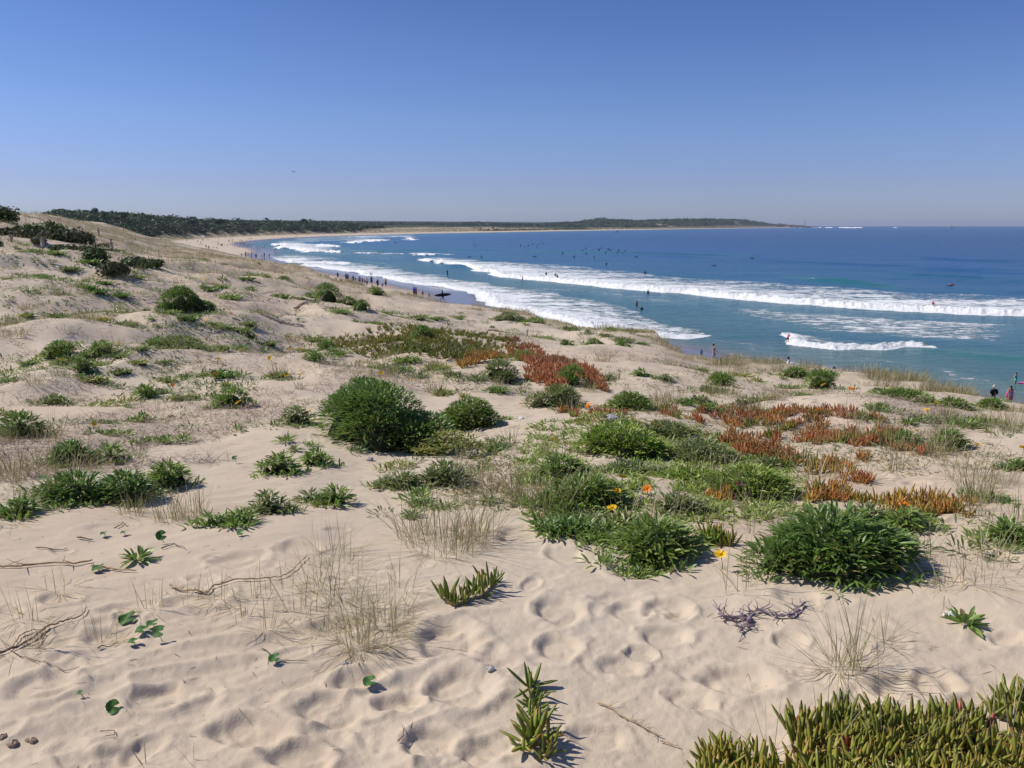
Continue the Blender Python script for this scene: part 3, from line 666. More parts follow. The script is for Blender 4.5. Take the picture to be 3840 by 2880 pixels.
# ---- big clumps, each grown on the ground where it stands: (u, v base, width px, height px, colour, leaf length, density, label)
CL = [
 (830,598,178,88,DARK,.095,1.0,'largest dark green gazania mound, at the right, behind the twisted driftwood'),
 (655,573,118,58,MID,.092,1.0,'bushy gazania clump with one yellow daisy at its right edge'),
 (382,456,152,72,MOUND,.072,1.35,'tall domed dark green gazania mound in the middle of the dune'),
 (368,430,92,56,MOUND,.072,1.2,'rounded crown at the back of the tall domed gazania mound'),
 (470,430,74,34,MID,.065,1.2,'green gazania mound trailing right of the tall domed mound'),
 (620,462,112,40,LIGHT,.072,.75,'bright green gazania spread beside the grey pumice stone'),
 (705,466,80,30,GREY,.07,.7,'grey green gazania spread below the red iceplants'),
 (583,522,108,42,MID,.085,.9,'green gazania clump with tall grass blades growing through it'),
 (752,508,112,40,LIGHT,.08,.95,'light green gazania mat above the largest mound'),
 (680,522,60,28,GREY,.08,.7,'small grey green gazania clump behind the daisy clump'),
 (80,512,96,40,DARK,.09,1.0,'broad dark gazania clump at the left beside the round clump'),
 (128,508,70,46,DARK,.09,1.0,'dark gazania clump joined to the right of the broad left clump'),
 (168,492,56,34,MID,.085,.9,'smooth green gazania clump right of the dark left clumps'),
 (22,446,54,34,DARK,.08,1.0,'dark rounded gazania clump near the left edge of the photo'),
 (72,468,50,30,DARK,.08,1.0,'dark gazania clump under the orange yellow daisy at left'),
 (110,466,40,26,MID,.08,.8,'paler gazania clump right of the clump under the daisy'),
 (280,478,46,28,MID,.085,.9,'green gazania clump with silver leaf tips left of centre'),
 (318,468,38,20,MID,.075,.7,'low gazania clump at the foot of the tall domed mound'),
 (338,508,42,28,MID,.085,.9,'gazania clump standing alone on bare sand left of the grass'),
 (310,504,28,18,GREY,.08,.7,'small ragged gazania left of the lone clump'),
 (268,514,46,26,GREY,.085,.8,'flat grey gazania clump below the silver tipped clump'),
 (243,528,34,24,MID,.085,.9,'gazania clump in the middle of a chain of three'),
 (211,530,32,18,MID,.08,.8,'leftmost gazania of the chain of three'),
 (296,430,40,26,GREY,.075,.8,'grey gazania clump at the left foot of the tall mound'),
 (234,412,46,34,MID,.075,.9,'slanting gazania clump on the bare slope left of the tall mound'),
 (400,498,62,24,GREY,.075,.8,'left half of the grey gazania band behind the tall grass'),
 (446,496,54,30,GREY,.075,.8,'right half of the grey gazania band behind the tall grass'),
 (450,462,92,36,YELG,.065,.38,'sparse yellowing gazania spread right below the tall mound'),
 (400,474,40,16,YELG,.06,.35,'thin yellowing gazania patch at the front of the tall mound'),
 (630,408,58,20,MID,.07,1.0,'green gazania mound with orange flower on its left'),
 (558,410,62,26,GREY,.065,.9,'grey green gazania mound below the red green iceplant mat'),
 (500,386,46,24,GREY,.065,.9,'grey gazania clump in front of the long iceplant mat'),
 (572,388,42,30,MID,.065,1.0,'green gazania clump inside the right end of the iceplant mat'),
 (524,364,36,14,MID,.06,.9,'green gazania patch growing through the iceplant mat'),
 (180,312,58,40,DARK,.06,1.25,'tall dark gazania mound on the left slope casting a shadow'),
 (205,314,26,26,DARK,.06,1.0,'dark hump at the right side of the left slope mound'),
 (329,306,40,18,DARK,.07,1.0,'dark gazania mound on the crest near the sea'),
 (350,308,24,14,DARK,.07,1.0,'small dark mound right beside the crest mound'),
 (376,298,24,10,MID,.07,1.0,'low green mound on the crest edge above the surfer group'),
 (362,317,20,12,DARK,.07,1.0,'round dark tuft below the crest mounds'),
 (249,333,19,13,DARK,.07,1.0,'round dark tuft on the sand right of the slope mound'),
 (285,282,24,10,DARK,.08,1.0,'right one of two dark mounds at the bend of the crest'),
 (266,281,18,9,LIGHT,.08,1.0,'bright green mound at the bend of the crest'),
 (250,287,16,10,DARK,.08,1.0,'dark tuft left of the bright crest mound'),
 (310,300,22,8,MID,.08,.9,'flat green tuft left of the crest mound'),
 (909,412,70,18,MID,.07,.9,'long low green gazania mat near the right dune edge'),
 (955,415,40,14,MID,.07,.8,'right tail of the long low mat at the dune edge'),
 (948,452,44,26,MID,.075,1.0,'green gazania clump with a bright yellow daisy at right'),
 (905,446,38,20,MID,.075,.9,'green gazania clump left of the yellow daisy clump at right'),
 (992,410,34,14,MID,.07,1.1,'green mound in front of the man in the black shirt'),
 (818,388,42,22,MID,.07,1.0,'green mound at the dune edge below the bare backed man'),
 (796,376,30,12,MID,.07,.9,'small green mound behind the edge mound with a daisy'),
 (722,390,40,16,MID,.07,.9,'green gazania mound near the dune edge below the woman in grey'),
 (700,398,30,10,GREY,.07,.8,'greyish low gazania left of the mound below the woman'),
 (708,413,30,14,MID,.07,.9,'green clump among the red iceplants at their top left'),
 (745,401,20,10,GREY,.07,.8,'small greyish tuft right of the mound below the woman'),
 (1008,550,58,48,MID,.09,.9,'green gazania clump with red iceplant at the right edge'),
 (866,532,60,30,GREY,.085,.8,'grey green gazania behind the largest mound'),
 (905,536,54,34,MID,.085,.9,'fuller gazania clump right behind the largest mound'),
 (965,632,40,30,MID,.085,.0,'small gazania rosette beside the yellow wrapper'),
 (138,566,46,26,MID,.09,.0,'single gazania rosette beside the long dry runner'),
 (1015,470,26,16,DARK,.07,.9,'dark small clump at the right edge above the grass'),
 (186,354,64,18,GREY,.06,.7,'broad grey gazania mat left of the centre grass'),
 (160,350,34,12,MID,.06,.7,'left end of the broad grey gazania mat'),
 (210,348,34,12,GREY,.06,.7,'right end of the broad grey gazania mat'),
 (60,352,44,18,MID,.065,.9,'green gazania clump with three yellow daisies at left'),
 (84,375,28,24,DARK,.065,1.0,'upright dark gazania tuft below the three daisy clump'),
 (100,360,40,16,MID,.065,.8,'loose gazania clump right of the three daisies'),
 (145,396,28,22,MID,.07,1.0,'upright gazania tuft with a white speck on bare sand'),
 (56,402,40,12,GREY,.07,.7,'flat gazania mat on the bare sand far left'),
 (143,424,18,12,MID,.07,.9,'lone small gazania tuft in the middle of bare sand'),
 (315,358,38,20,MID,.065,.9,'gazania mound at the left tip of the iceplant mat'),
 (326,344,26,14,DARK,.065,1.0,'dark tuft growing at the start of the iceplant mat'),
 (434,338,14,22,DARK,.06,1.0,'narrow dark gazania ridge above the iceplant mat'),
 (422,346,32,14,DARK,.06,1.0,'dark green clump on top of the iceplant mat'),
 (510,322,38,9,GREY,.07,.8,'grey green strip along the dune crest at centre'),
 (535,326,30,9,MID,.07,.8,'green strip along the dune crest right of centre'),
 (594,346,22,14,MID,.07,.9,'round green tuft near the bluff above the sea'),
 (622,350,14,9,MID,.07,.9,'small round tuft right of the bluff tuft'),
 (566,346,14,8,DARK,.07,.9,'tiny dark tuft above the end of the iceplant mat'),
 (640,380,18,12,MID,.07,.8,'small tuft on the sand above the green mound'),
 (665,384,16,9,GREY,.07,.8,'pale tuft above the red iceplants'),
 (22,520,40,36,DARK,.09,1.0,'dark gazania clump below the tangle of stalks at the left edge'),
 (-14,372,30,20,DARK,.06,1.0,'dark clump cut by the left edge of the photo'),
 (632,478,70,20,GREY,.072,.6,'bright green gazania band in front of the pumice stone'),
 (690,488,60,20,LIGHT,.075,.6,'loose green gazania between the daisies and the light green mat'),
 (560,485,60,30,MID,.08,.8,'green gazania at the left of the tall grass blades'),
 (770,470,50,16,GREY,.07,.6,'grey green gazania tongue under the red iceplants'),
 (668,440,70,20,GREY,.07,.7,'grey green gazania slope right of the bright green spread'),
 (600,428,60,14,YELG,.07,.5,'thin yellowish gazania above the bright green spread'),
 (14,520,24,28,MID,.09,.9,'green leaves beside the dark clump at left edge'),
]
def big_clumps():
    for u, v, w, h, c, L, dens, label in CL:
        L = L*.9
        x, y, D, _ = hit(u, v)
        # the base line seen is the front of the clump: its centre stands further back
        Rw = w*D/F/2; s = max(.12, math.sin(PITCH+math.atan((v-384)/F)))
        dep = min(Rw*.85, max(.06, .55*h*D/F/ s)); x, y, D, _ = hit(u, v-min(h*.45, dep*F/D*s*.9))
        Rw = w*D/F/2*1.04; dep = min(Rw*.85, dep)
        Hh = max(.055, (h*D/F*1.05-dep*s*1.15)*1.15)
        Hh = min(Hh, Rw*.95)
        z0 = float(ground(x, y)[0]); ca = random.uniform(0, 9)
        gf = lambda a, b: ground(a+x, b+y)-z0
        nl = max(1, int(w/22)) if dens else 1
        if dens == 0:
            me = mk('gazania_leaves', [ros_parts(34, L*1.05, .017, 3)], [M['gaz'], M['litter']])
        else:
            lobes = [(0, 0, Rw*.72, Hh)]
            for k in range(nl+1):
                an = k*2.4+ca; q = random.uniform(.35, .62); rl = Rw*random.uniform(.32, .5)
                lobes.append((math.cos(an)*Rw*q*1.05, math.sin(an)*dep*q, rl, Hh*random.uniform(.5, .85)*math.sqrt(1-q*q)))
            for k in range(3+nl):       # stragglers round the foot
                an = random.uniform(0, 6.28); q = random.uniform(.8, 1.2); lobes.append((math.cos(an)*Rw*q, math.sin(an)*dep*q, random.uniform(.04, .09), .015))
            sc = 1 if D < 9 else 1+.05*(D-9)
            n = int(dens*3.4*sum(math.pi*l[2]**2*.8+2.2*l[2]*l[3] for l in lobes)/(L*.016)*.62/sc); n = min(max(n, 70), 8500)
            me = mk('gazania_leaves', gaz_parts(Rw, Hh, n, L*min(sc, 1.3), .0132*min(sc, 1.4), int(u) % 97, dep/Rw, 4 if D < 8 else 3, dens > .5, lobes, gf, .5 if dens > .5 else .8), [M['gaz'], M['litter']])
        o = link('gazania_plant', me, None, (x, y, z0)); o.color = (*c, 1)
        reg(o, u, v-h*.4, 'gazania clump', 'plant', 'gazania plants on the dune', label); o['R'] = Rw
    for o in bpy.data.objects: pass
big_clumps()
# ---- smaller tufts that repeat
def small_meshes():
    T = []
    for k in range(4): T.append(mk('gazania_tuft', [ros_parts(20+6*k, .075, .013, k, .03)], [M['gaz'], M['litter']]))
    for k in range(4):
        lob = [(random.uniform(-.07, .07), random.uniform(-.05, .05), random.uniform(.06, .1), random.uniform(.02, .06)) for _ in range(3+k)]
        T.append(mk('gazania_tuft', gaz_parts(.1, .05, 110+30*k, .07, .0125, k, 1, 3, True, lob, None, .65), [M['gaz'], M['litter']]))
    for k in range(3):
        lob = [((q-3)*.055, random.uniform(-.05, .05), random.uniform(.05, .09), .02) for q in range(7)]
        T.append(mk('gazania_tuft', gaz_parts(.2, .02, 170, .06, .012, k, 1, 3, False, lob, None, .9), [M['gaz'], M['litter']]))
    return T
ST = small_meshes()
def blocked(x, y, rad):
    for o, *_ in TH:
        R2 = o.get('R', 0)
        if R2 and (o.location.x-x)**2+(o.location.y-y)**2 < (R2*.85+rad)**2: return True
    return False

REST = []
def small_tufts():
    # (pixel box, individuals, anonymous extras)
    Z = [((0,236,150,262),16,90), ((0,255,150,300),20,150), ((150,275,260,330),12,90), ((0,300,330,345),32,200), ((0,345,300,400),28,130), ((300,312,470,336),16,60), ((300,346,440,392),18,80),
         ((470,312,650,345),14,60), ((440,376,620,400),8,12), ((640,362,860,400),14,30), ((860,392,1024,470),18,28), ((0,400,300,440),9,12), ((150,440,320,520),8,8),
         ((640,400,760,460),6,10), ((380,440,560,520),7,10), ((560,470,760,540),9,14), ((760,500,1000,560),6,8), ((180,262,330,285),8,30)]
    for (a, b, c, d), n, ex in Z:
        k = 0; tr = 0
        while k < n+ex and tr < (n+ex)*5:
            tr += 1; u = random.uniform(a, c); v = random.uniform(b, d); x, y, ok = hits([u], [v]); x = float(x[0]); y = float(y[0])
            if not ok[0] or y > 70: continue
            if float(fbm(np.array([x/1.3]), np.array([y/1.3]), 61, 2)[0]) < -.2 and v > 300: continue
            if blocked(x, y, .05): continue
            k += 1; far = max(0, min(1, (y-7)/20))
            sc = random.uniform(.75, 1.4)*(1+far*.9)
            cc = random.choice([MID, GREY, GREY, DARK, YELG] if v > 300 else [DARK, DARK, MID, GREY])
            if k > n: REST.append((x, y, sc*random.uniform(.5, .9), random.random())); continue
            me = random.choice(ST[:4]+ST[4:8]+ST[4:8] if y > 9 else ST)
            o = put(me, 'gazania_tuft', u, v, cc, sc, xy=(x, y))
            word = 'small' if sc < 1.05 else 'medium'
            reg(o, u, v, f"{word} {'dark green' if cc is DARK else 'green' if cc is MID else 'grey green' if cc is GREY else 'yellowish'} gazania tuft", 'plant', 'small gazania tufts on the dune')
small_tufts()
def rest_cover():
    """the countless seedlings, dry crowns and creeping leaves between the tufts: one object"""
    Q = np.array(REST); n = len(Q); m = 24; z = ground(Q[:, 0], Q[:, 1]); s = np.repeat(Q[:, 2], m)*1.15; a = rng.uniform(0, 6.283, n*m); e = rng.uniform(.1, 1.3, n*m)
    d = np.c_[np.cos(a)*np.cos(e), np.sin(a)*np.cos(e), np.sin(e)]; q = .11*s*np.sqrt(rng.random(n*m)); el = np.repeat(rng.uniform(.5, 1.8, n), m)
    prt = strands(np.c_[np.repeat(Q[:, 0], m)+q*np.cos(a)*el, np.repeat(Q[:, 1], m)+q*np.sin(a), np.repeat(z, m)+.02*s*(1-q/(.11*s))], d, np.c_[d[:, :2]*.1, -rng.uniform(.05, .4, n*m)], .060*s*rng.uniform(.6, 1.2, n*m), .013*s, GP, 2, 'vee', np.clip(np.repeat(Q[:, 3], m)*.7+rng.normal(.1, .12, n*m), 0, .93))
    o = link('seedling_cover', mk('seedling_cover', [(*prt, 0)], [M['gaz']])); o.color = (.150, .200, .072, 1); tag(o, kind='stuff')
    P = []
    n0 = 15000; az = rng.uniform(R(-34), R(34), n0); r0 = 1/(1/62+rng.random(n0)**.9*(1/3.9-1/62)); X = r0*np.sin(az); Y = r0*np.cos(az); ok = r0 < np.interp(az, EA, ER)*.99; nz = fbm(X/1.6, Y/1.6, 72, 3)
    for x, y, o, q in zip(X, Y, ok, nz):
        if o and y < 60 and y > 4.7 and q > -.06+max(0, 8-y)*.10: P.append((x, y, random.uniform(.3, .75)*(1+y/28), random.random()))
    P = np.array(P); n = len(P); m = 7
    z = ground(P[:, 0], P[:, 1]); bx = np.repeat(P[:, 0], m)+rng.normal(0, .05, n*m)*np.repeat(P[:, 2], m)*1.6; by = np.repeat(P[:, 1], m)+rng.normal(0, .05, n*m)*np.repeat(P[:, 2], m)*1.6
    s = np.repeat(P[:, 2], m); a = rng.uniform(0, 6.283, n*m); e = rng.uniform(.05, .9, n*m)
    d = np.c_[np.cos(a)*np.cos(e), np.sin(a)*np.cos(e), np.sin(e)]; var = np.clip(np.repeat(P[:, 3], m)*.9+rng.normal(0, .1, n*m), 0, .93); var = np.where(np.repeat(rng.random(n), m) < .45, .99, var)
    prt = strands(np.c_[bx, by, np.repeat(z, m)-.003], d, np.c_[d[:, :2]*.1, -rng.uniform(.05, .4, n*m)], .075*s*rng.uniform(.7, 1.2, n*m), .011*s, GP, 2, 'vee', var)
    me = mk('ground_cover', [(*prt, 0)], [M['gaz']]); o = link('ground_cover', me); o.color = (.20, .21, .10, 1); tag(o, kind='stuff')
    # low green creepers between the clumps on the right hand side
    u, v = [], []
    poly = np.array([(530,425),(600,412),(700,425),(800,475),(812,512),(720,528),(640,520),(530,520),(515,470)], float)
    az = rng.uniform(R(0), R(22), 9000); r = rng.uniform(4.4, 8.5, 9000); x = r*np.sin(az); y = r*np.cos(az); z = ground(x, y); pu, pv = project(x, y, z)
    k = inside(pu, pv, poly) & (fbm(x/.8, y/.8, 78, 3) > -.22); x = x[k][:1150]; y = y[k][:1150]; z = z[k][:1150]; n = len(x); m = 8
    a = rng.uniform(0, 6.283, n*m); e = rng.uniform(.2, 1.1, n*m); d = np.c_[np.cos(a)*np.cos(e), np.sin(a)*np.cos(e), np.sin(e)]; L = .06*rng.uniform(.6, 1.2, n*m)
    prt = strands(np.c_[np.repeat(x, m)+rng.normal(0, .03, n*m), np.repeat(y, m)+rng.normal(0, .03, n*m), np.repeat(z, m)-.003], d, np.c_[d[:, :2]*.1, -rng.uniform(.05, .4, n*m)], L, .012, GP, 3, 'vee', np.where(rng.random(n*m) < .06, .99, rng.random(n*m)*.9))
    o = link('creeping_cover', mk('creeping_cover', [(*prt, 0)], [M['gaz']])); o.color = (*LIGHT, 1); tag(o, kind='stuff')
rest_cover()

def dead_scrub():
    """dead twiggy growth matted over the older part of the dune"""
    n0 = 15000; az = rng.uniform(R(-34), R(30), n0); r0 = 1/(1/48+rng.random(n0)*(1/6.5-1/48)); x = r0*np.sin(az); y = r0*np.cos(az)
    q = fbm(x/1.7, y/1.7, 97, 3)+.35*sst(R(5), R(-30), az)-.12; k = (q > .05) & (r0 < np.interp(az, EA, ER)*.98); x = x[k][:3300]; y = y[k][:3300]; r0 = r0[k][:3300]
    n = len(x); m = 7; z = ground(x, y); s = np.repeat(.8+r0/18, m); a = rng.uniform(0, 6.283, n*m); e = rng.uniform(-.02, .75, n*m)
    d = np.c_[np.cos(a)*np.cos(e), np.sin(a)*np.cos(e), np.maximum(np.sin(e), 0)]; L = rng.uniform(.03, .13, n*m)*s
    P = strands(np.c_[np.repeat(x, m)+rng.normal(0, .05, n*m)*s, np.repeat(y, m)+rng.normal(0, .05, n*m)*s, np.repeat(z, m)+.002], d, np.c_[rng.normal(0, .03, (n*m, 2)), -np.sin(e)*L*.5], L, .0032*s, [1, .9, .8, .4], 3, 'flat')
    tag(link('dead_scrub', mk('dead_scrub', [(*P, 0)], [M['scrubtwig']])), kind='stuff')
M['scrubtwig'] = plain('dead_scrub_twig', (.30, .235, .18), .9, 8, .5, .1, 0)
dead_scrub()
# ------------------------------------------------------------------ iceplants
IP = [.7, .92, 1, 1, .92, .72, .25]
def ice_arrays(cx, cy, cz, n_leaf, L, red, lean=.55):
    """shoots at the given points: each a crown of upright finger leaves"""
    n = len(cx); N = n*n_leaf; k = np.tile(np.arange(n_leaf), n); a = k*2.39996+np.repeat(rng.uniform(0, 6.28, n), n_leaf)
    e = 1.5-(k/n_leaf)*rng.uniform(.6, 1.0, N)*lean*1.6+rng.normal(0, .2, N)
    d = np.c_[np.cos(a)*np.cos(e), np.sin(a)*np.cos(e), np.maximum(np.sin(e), .1)]
    s = np.repeat(rng.uniform(.75, 1.25, n), n_leaf)
    base = np.c_[np.repeat(cx, n_leaf)+.014*np.cos(a)*s, np.repeat(cy, n_leaf)+.014*np.sin(a)*s, np.repeat(cz, n_leaf)-.01+rng.uniform(0, .03, N)*s]
    bend = np.c_[-d[:, 0]*.015, -d[:, 1]*.015, .02+rng.uniform(0, .02, N)]*(L/.075)+rng.normal(0, .009, (N, 3))*(L/.075)
    var = np.clip(np.repeat(red, n_leaf)+rng.normal(0, .16, N), 0, .94); var[rng.random(N) < .008] = .99
    return base, d, bend, L*s*rng.uniform(.65, 1.1, N), .0105*(L/.075)**.7*s*rng.uniform(.8, 1.15, N), var
def ice_mesh(name, cx, cy, cz, n_leaf, L, red, K=4, wf=1.0, lean=.55):
    b, d, be, ll, w, var = ice_arrays(cx, cy, cz, n_leaf, L, red, lean)
    return (*strands(b, d, be, ll, w*wf, IP, K, 'tri', var), 0)
ICE = (.25, .29, .055); ICER = (.43, .21, .09); ICEO = (.44, .29, .065)
def in_poly_px(poly, n, vpow=1.0):
    p = np.array(poly, float); lo = p.min(0); hi = p.max(0); U = []; Vv = []
    while len(U) < n:
        u = rng.uniform(lo[0], hi[0], n*2); v = rng.uniform(lo[1], hi[1], n*2); m = inside(u, v, p)
        U += list(u[m]); Vv += list(v[m])
    return np.array(U[:n]), np.array(Vv[:n])
def tube(pts, r0, r1, seg=6, wob=.0):
    pts = np.array(pts, float); n = len(pts); t = np.linspace(0, 1, n)
    tan = np.gradient(pts, axis=0); tan = nrm(tan); S = nrm(np.cross(tan, [0, 0, 1.])+1e-6); N = np.cross(S, tan)
    a = np.arange(seg)/seg*2*math.pi; r = (r0+(r1-r0)*t)*(1+wob*rng.normal(0, 1, n))
    V = pts[:, None]+(S[:, None]*np.cos(a)[None, :, None]+N[:, None]*np.sin(a)[None, :, None])*r[:, None, None]
    V = np.concatenate([V.reshape(-1, 3)]); Fq = grid_faces(n, seg, True)
    c0 = np.arange(seg); caps = [[c0[0], c0[i+1], c0[i], c0[i]] for i in range(1, seg-1)]
    return V, Fq, np.full(len(V), .5), np.repeat(t, seg)
def mats_A():
    # the long mat across the middle of the dune
    mats = [([(316,333),(345,329),(400,328),(440,331),(476,336),(510,343),(520,352),(500,364),(460,366),(400,355),(350,347),(325,341)], 900, 'long olive and red iceplant mat along the middle crest of the dune', ICE, .42, .08),
            ([(500,343),(530,348),(556,358),(575,366),(590,372),(604,380),(608,388),(590,386),(574,380),(545,372),(520,364)], 420, 'reddish iceplant mat sloping down at the right end of the long mat', ICER, .5, .08),
            ([(458,366),(478,358),(500,354),(506,362),(480,368),(462,372)], 110, 'orange red iceplant band under the long mat', ICEO, .75, .085),
            ([(522,372),(545,366),(570,380),(566,392),(548,388),(528,384)], 130, 'bright red iceplant corner below the end of the mat', ICER, .85, .085)]
    for poly, n, lab, c, red, L in mats:
        u, v = in_poly_px(poly, n); x, y, ok = hits(u, v); x = x[ok]; y = y[ok]
        rd = np.clip(red+.5*fbm(x/.9, y/.9, 64, 2), 0, .93); z = ground(x, y); z = z+.05*np.maximum(0, fbm(x/.7, y/.7, 65, 2)+.4)
        cx, cy = x.mean(), y.mean(); cz = float(ground(cx, cy)[0])
        me = mk('iceplant_mat', [ice_mesh('', x-cx, y-cy, z-cz, 8, L, rd, 3, 1.25)], [M['ice']])
        o = link('iceplant_mat', me, None, (cx, cy, cz)); o.color = (*c, 1); reg(o, float(u.mean()), float(v.mean()), 'iceplant mat', 'iceplant', 'iceplant mats', lab); o['R'] = .2
mats_A()
def ice_templates():
    T = []
    for k in range(7):
        n = [1, 2, 3, 3, 4, 5, 6][k]; a = random.uniform(0, 6.28)
        cx = np.array([i*.055*math.cos(a)+random.uniform(-.02, .02) for i in range(n)]); cy = np.array([i*.055*math.sin(a)+random.uniform(-.02, .02) for i in range(n)])
        cx -= cx.mean(); cy -= cy.mean()
        parts = [ice_mesh('', cx, cy, cx*0, 9, .078, rng.uniform(.2, .7, n), 4)]
        st = tube(np.c_[np.linspace(cx[0]-.06*math.cos(a), cx[-1]+.01, 6), np.linspace(cy[0]-.06*math.sin(a), cy[-1]+.01, 6), np.full(6, .003)+.004*rng.random(6)], .006, .004, 5)
        parts.append((*st, 1)); T.append(mk('iceplant', parts, [M['ice'], M['runner']]))
    return T
IT = ice_templates()
def scattered_ice():
    reg_ = [([(688,404),(720,402),(770,404),(830,412),(880,424),(905,436),(890,446),(850,448),(830,446),(800,440),(770,434),(735,424),(705,414)], 112, ICER, 'red'),
            ([(705,424),(740,432),(780,446),(800,456),(798,468),(775,466),(745,450),(715,436)], 30, ICER, 'red'),
            ([(540,413),(590,409),(640,413),(700,416),(700,424),(640,420),(560,419)], 14, ICER, 'pinkish red'), ([(640,400),(680,402),(690,410),(660,412)], 5, ICER, 'red'),
            ([(812,462),(870,456),(876,466),(822,474)], 7, ICEO, 'pink and green'), ([(806,492),(850,488),(856,500),(826,506),(810,500)], 10, ICEO, 'orange'),
            ([(862,498),(935,492),(965,498),(960,512),(900,520),(866,530),(850,526)], 20, ICEO, 'orange and green'), ([(880,440),(920,446),(935,452),(905,462)], 5, ICER, 'crimson'),
            ([(706,492),(738,492),(738,506),(712,506)], 4, ICEO, 'red tipped green'), ([(708,538),(735,545),(745,560),(722,552)], 4, ICE, 'small green'), ([(838,466),(870,480),(880,490),(850,486)], 3, ICER, 'dull red')]
    for poly, n, c, w in reg_:
        us, vs = in_poly_px(poly, n)
        for u, v in zip(us, vs):
            me = random.choice(IT[1:] if n > 9 else IT)
            o = put(me, 'iceplant', u, v, tuple(q*random.uniform(.8, 1.25) for q in (c if random.random() < .85 else ICE)), random.uniform(.7, 1.15))
            reg(o, float(u), float(v), f'{w} iceplant', 'iceplant', 'iceplant shoots creeping over the sand')
scattered_ice()
def near_ice():
    # one plant in the middle foreground: shoots along a stem that runs away from the viewer
    def plant(pts, nl, L, lab, c, redf, lean=.5, wf=1.1):
        P = [hit(u, v) for u, v in pts]; x = np.array([p[0] for p in P]); y = np.array([p[1] for p in P]); z = ground(x, y)
        cx, cy, cz = x.mean(), y.mean(), z.mean(); rd = np.array([redf(i/len(P)) for i in range(len(P))])
        parts = [ice_mesh('', x-cx, y-cy, z-cz+.008, nl, L, rd, 6, wf, lean)]
        zz = z-cz+.006; parts.append((*tube(np.c_[x-cx, y-cy, zz], .008, .006, 6), 1))
        me = mk('iceplant', parts, [M['ice'], M['runner']]); o = link('iceplant', me, None, (cx, cy, cz)); o.color = (*c, 1); reg(o, pts[0][0], pts[0][1], 'iceplant', 'iceplant', None, lab)
    plant([(524,752),(533,748),(538,738),(529,724),(535,713),(533,704),(531,693)], 9, .086, 'single upright green iceplant with red lower leaves, bottom centre', (.24, .31, .05), lambda t: .6-.55*t, 1.15)
    plant([(543,762),(550,757),(546,748)], 7, .072, 'small yellow green iceplant shoot in front of the upright one', (.22, .26, .05), lambda t: .5, 1.1)
    plant([(446,603),(455,606),(464,604),(472,601),(480,598),(489,592),(496,586)], 7, .082, 'row of green iceplant fingers on bare sand right of the dry grass', (.22, .28, .05), lambda t: .45-.3*t, .5)
    # the large mat in the bottom right corner
    for poly, n, lab in (([(702,742),(735,740),(760,748),(790,744),(815,738),(845,742),(880,744),(915,742),(945,738),(985,742),(1070,744),(1090,830),(690,830),(700,775)], 380, 'large green iceplant mat filling the bottom right corner'),
                         ([(776,722),(800,716),(850,708),(900,712),(930,716),(965,716),(985,728),(985,746),(900,748),(820,744),(795,738)], 130, 'back rows of the iceplant mat in the bottom right corner'),
                         ([(988,702),(1010,690),(1070,680),(1080,735),(1010,728)], 40, 'iceplant shoots at the right edge above the corner mat')):
        u, v = in_poly_px(poly, n); x, y, ok = hits(u, v+14)
        keep = []; 
        for i in range(len(x)):
            if all((x[i]-x[j])**2+(y[i]-y[j])**2 > .028**2 for j in keep): keep.append(i)
        x = x[keep]; y = y[keep]; z = ground(x, y); cx, cy, cz = x.mean(), y.mean(), z.mean()
        rd = np.clip(.30+.5*fbm(x/.12, y/.12, 66, 2), 0, .85); rd[rng.random(len(rd)) < .015] = .93
        parts = [ice_mesh('', x-cx, y-cy, z-cz+.01, 8, .078, rd, 6, 1.12, .62)]
        for k in range(14):
            i = random.randrange(len(x)); a = random.uniform(-.6, .6); t = np.linspace(0, .3, 8); X = x[i]+t*math.cos(a); Y = y[i]+t*math.sin(a)
            parts.append((*tube(np.c_[X-cx, Y-cy, ground(X, Y)-cz+.005], .006, .005, 6), 1))
        me = mk('iceplant_mat', parts, [M['ice'], M['runner']]); o = link('iceplant_mat', me, None, (cx, cy, cz)); o.color = (.32, .35, .07, 1); reg(o, float(u.mean()), float(v.mean()), 'iceplant mat', 'iceplant', 'iceplant mats', lab)
near_ice()
# ------------------------------------------------------------------ dune grass
BP = [.8, 1, .95, .8, .55, .12]
def blades(n, r, h, lean, W=.0032, K=6, dead=.35, seed=0, arch=.5):
    a = rng.uniform(0, 6.28, n); q = r*np.sqrt(rng.random(n)); b = np.c_[q*np.cos(a), q*np.sin(a), rng.uniform(-.02, 0, n)]
    e = np.clip(rng.normal(1.25, lean, n), .15, 1.56); az = a+rng.normal(0, .7, n)+.0
    d = np.c_[np.cos(az)*np.cos(e), np.sin(az)*np.cos(e), np.sin(e)]; L = h*rng.uniform(.45, 1.1, n)
    bend = np.c_[np.cos(az), np.sin(az), -np.ones(n)]*(L*rng.uniform(.05, arch, n))[:, None]; bend[:, 0] += L*.12
    var = np.clip(rng.normal(.35+.3*dead, .22, n), 0, .94)
    p = [(*strands(b, d, bend, L, W*rng.uniform(.7, 1.3, n), BP, K, 'vee', var, .5), 0)]
    m = int(n*dead)          # dead blades lying curled on the sand
    if m:
        a = rng.uniform(0, 6.28, m); e = rng.uniform(.02, .35, m); b = np.c_[.6*r*np.cos(a), .6*r*np.sin(a), 0*a+.002]; L = h*rng.uniform(.4, .9, m)
        d = np.c_[np.cos(a)*np.cos(e), np.sin(a)*np.cos(e), np.sin(e)]; pa = a+1.57*np.sign(rng.normal(0, 1, m))
        bend = np.c_[np.cos(pa), np.sin(pa), 0*a]*(L*rng.uniform(.1, .6, m))[:, None]; bend[:, 2] = -L*np.sin(e)*.95
        p.append((*strands(b, d, bend, L, W*.8, BP, K, 'vee', np.clip(rng.normal(.75, .15, m), 0, .94), .5), 0))
    return p
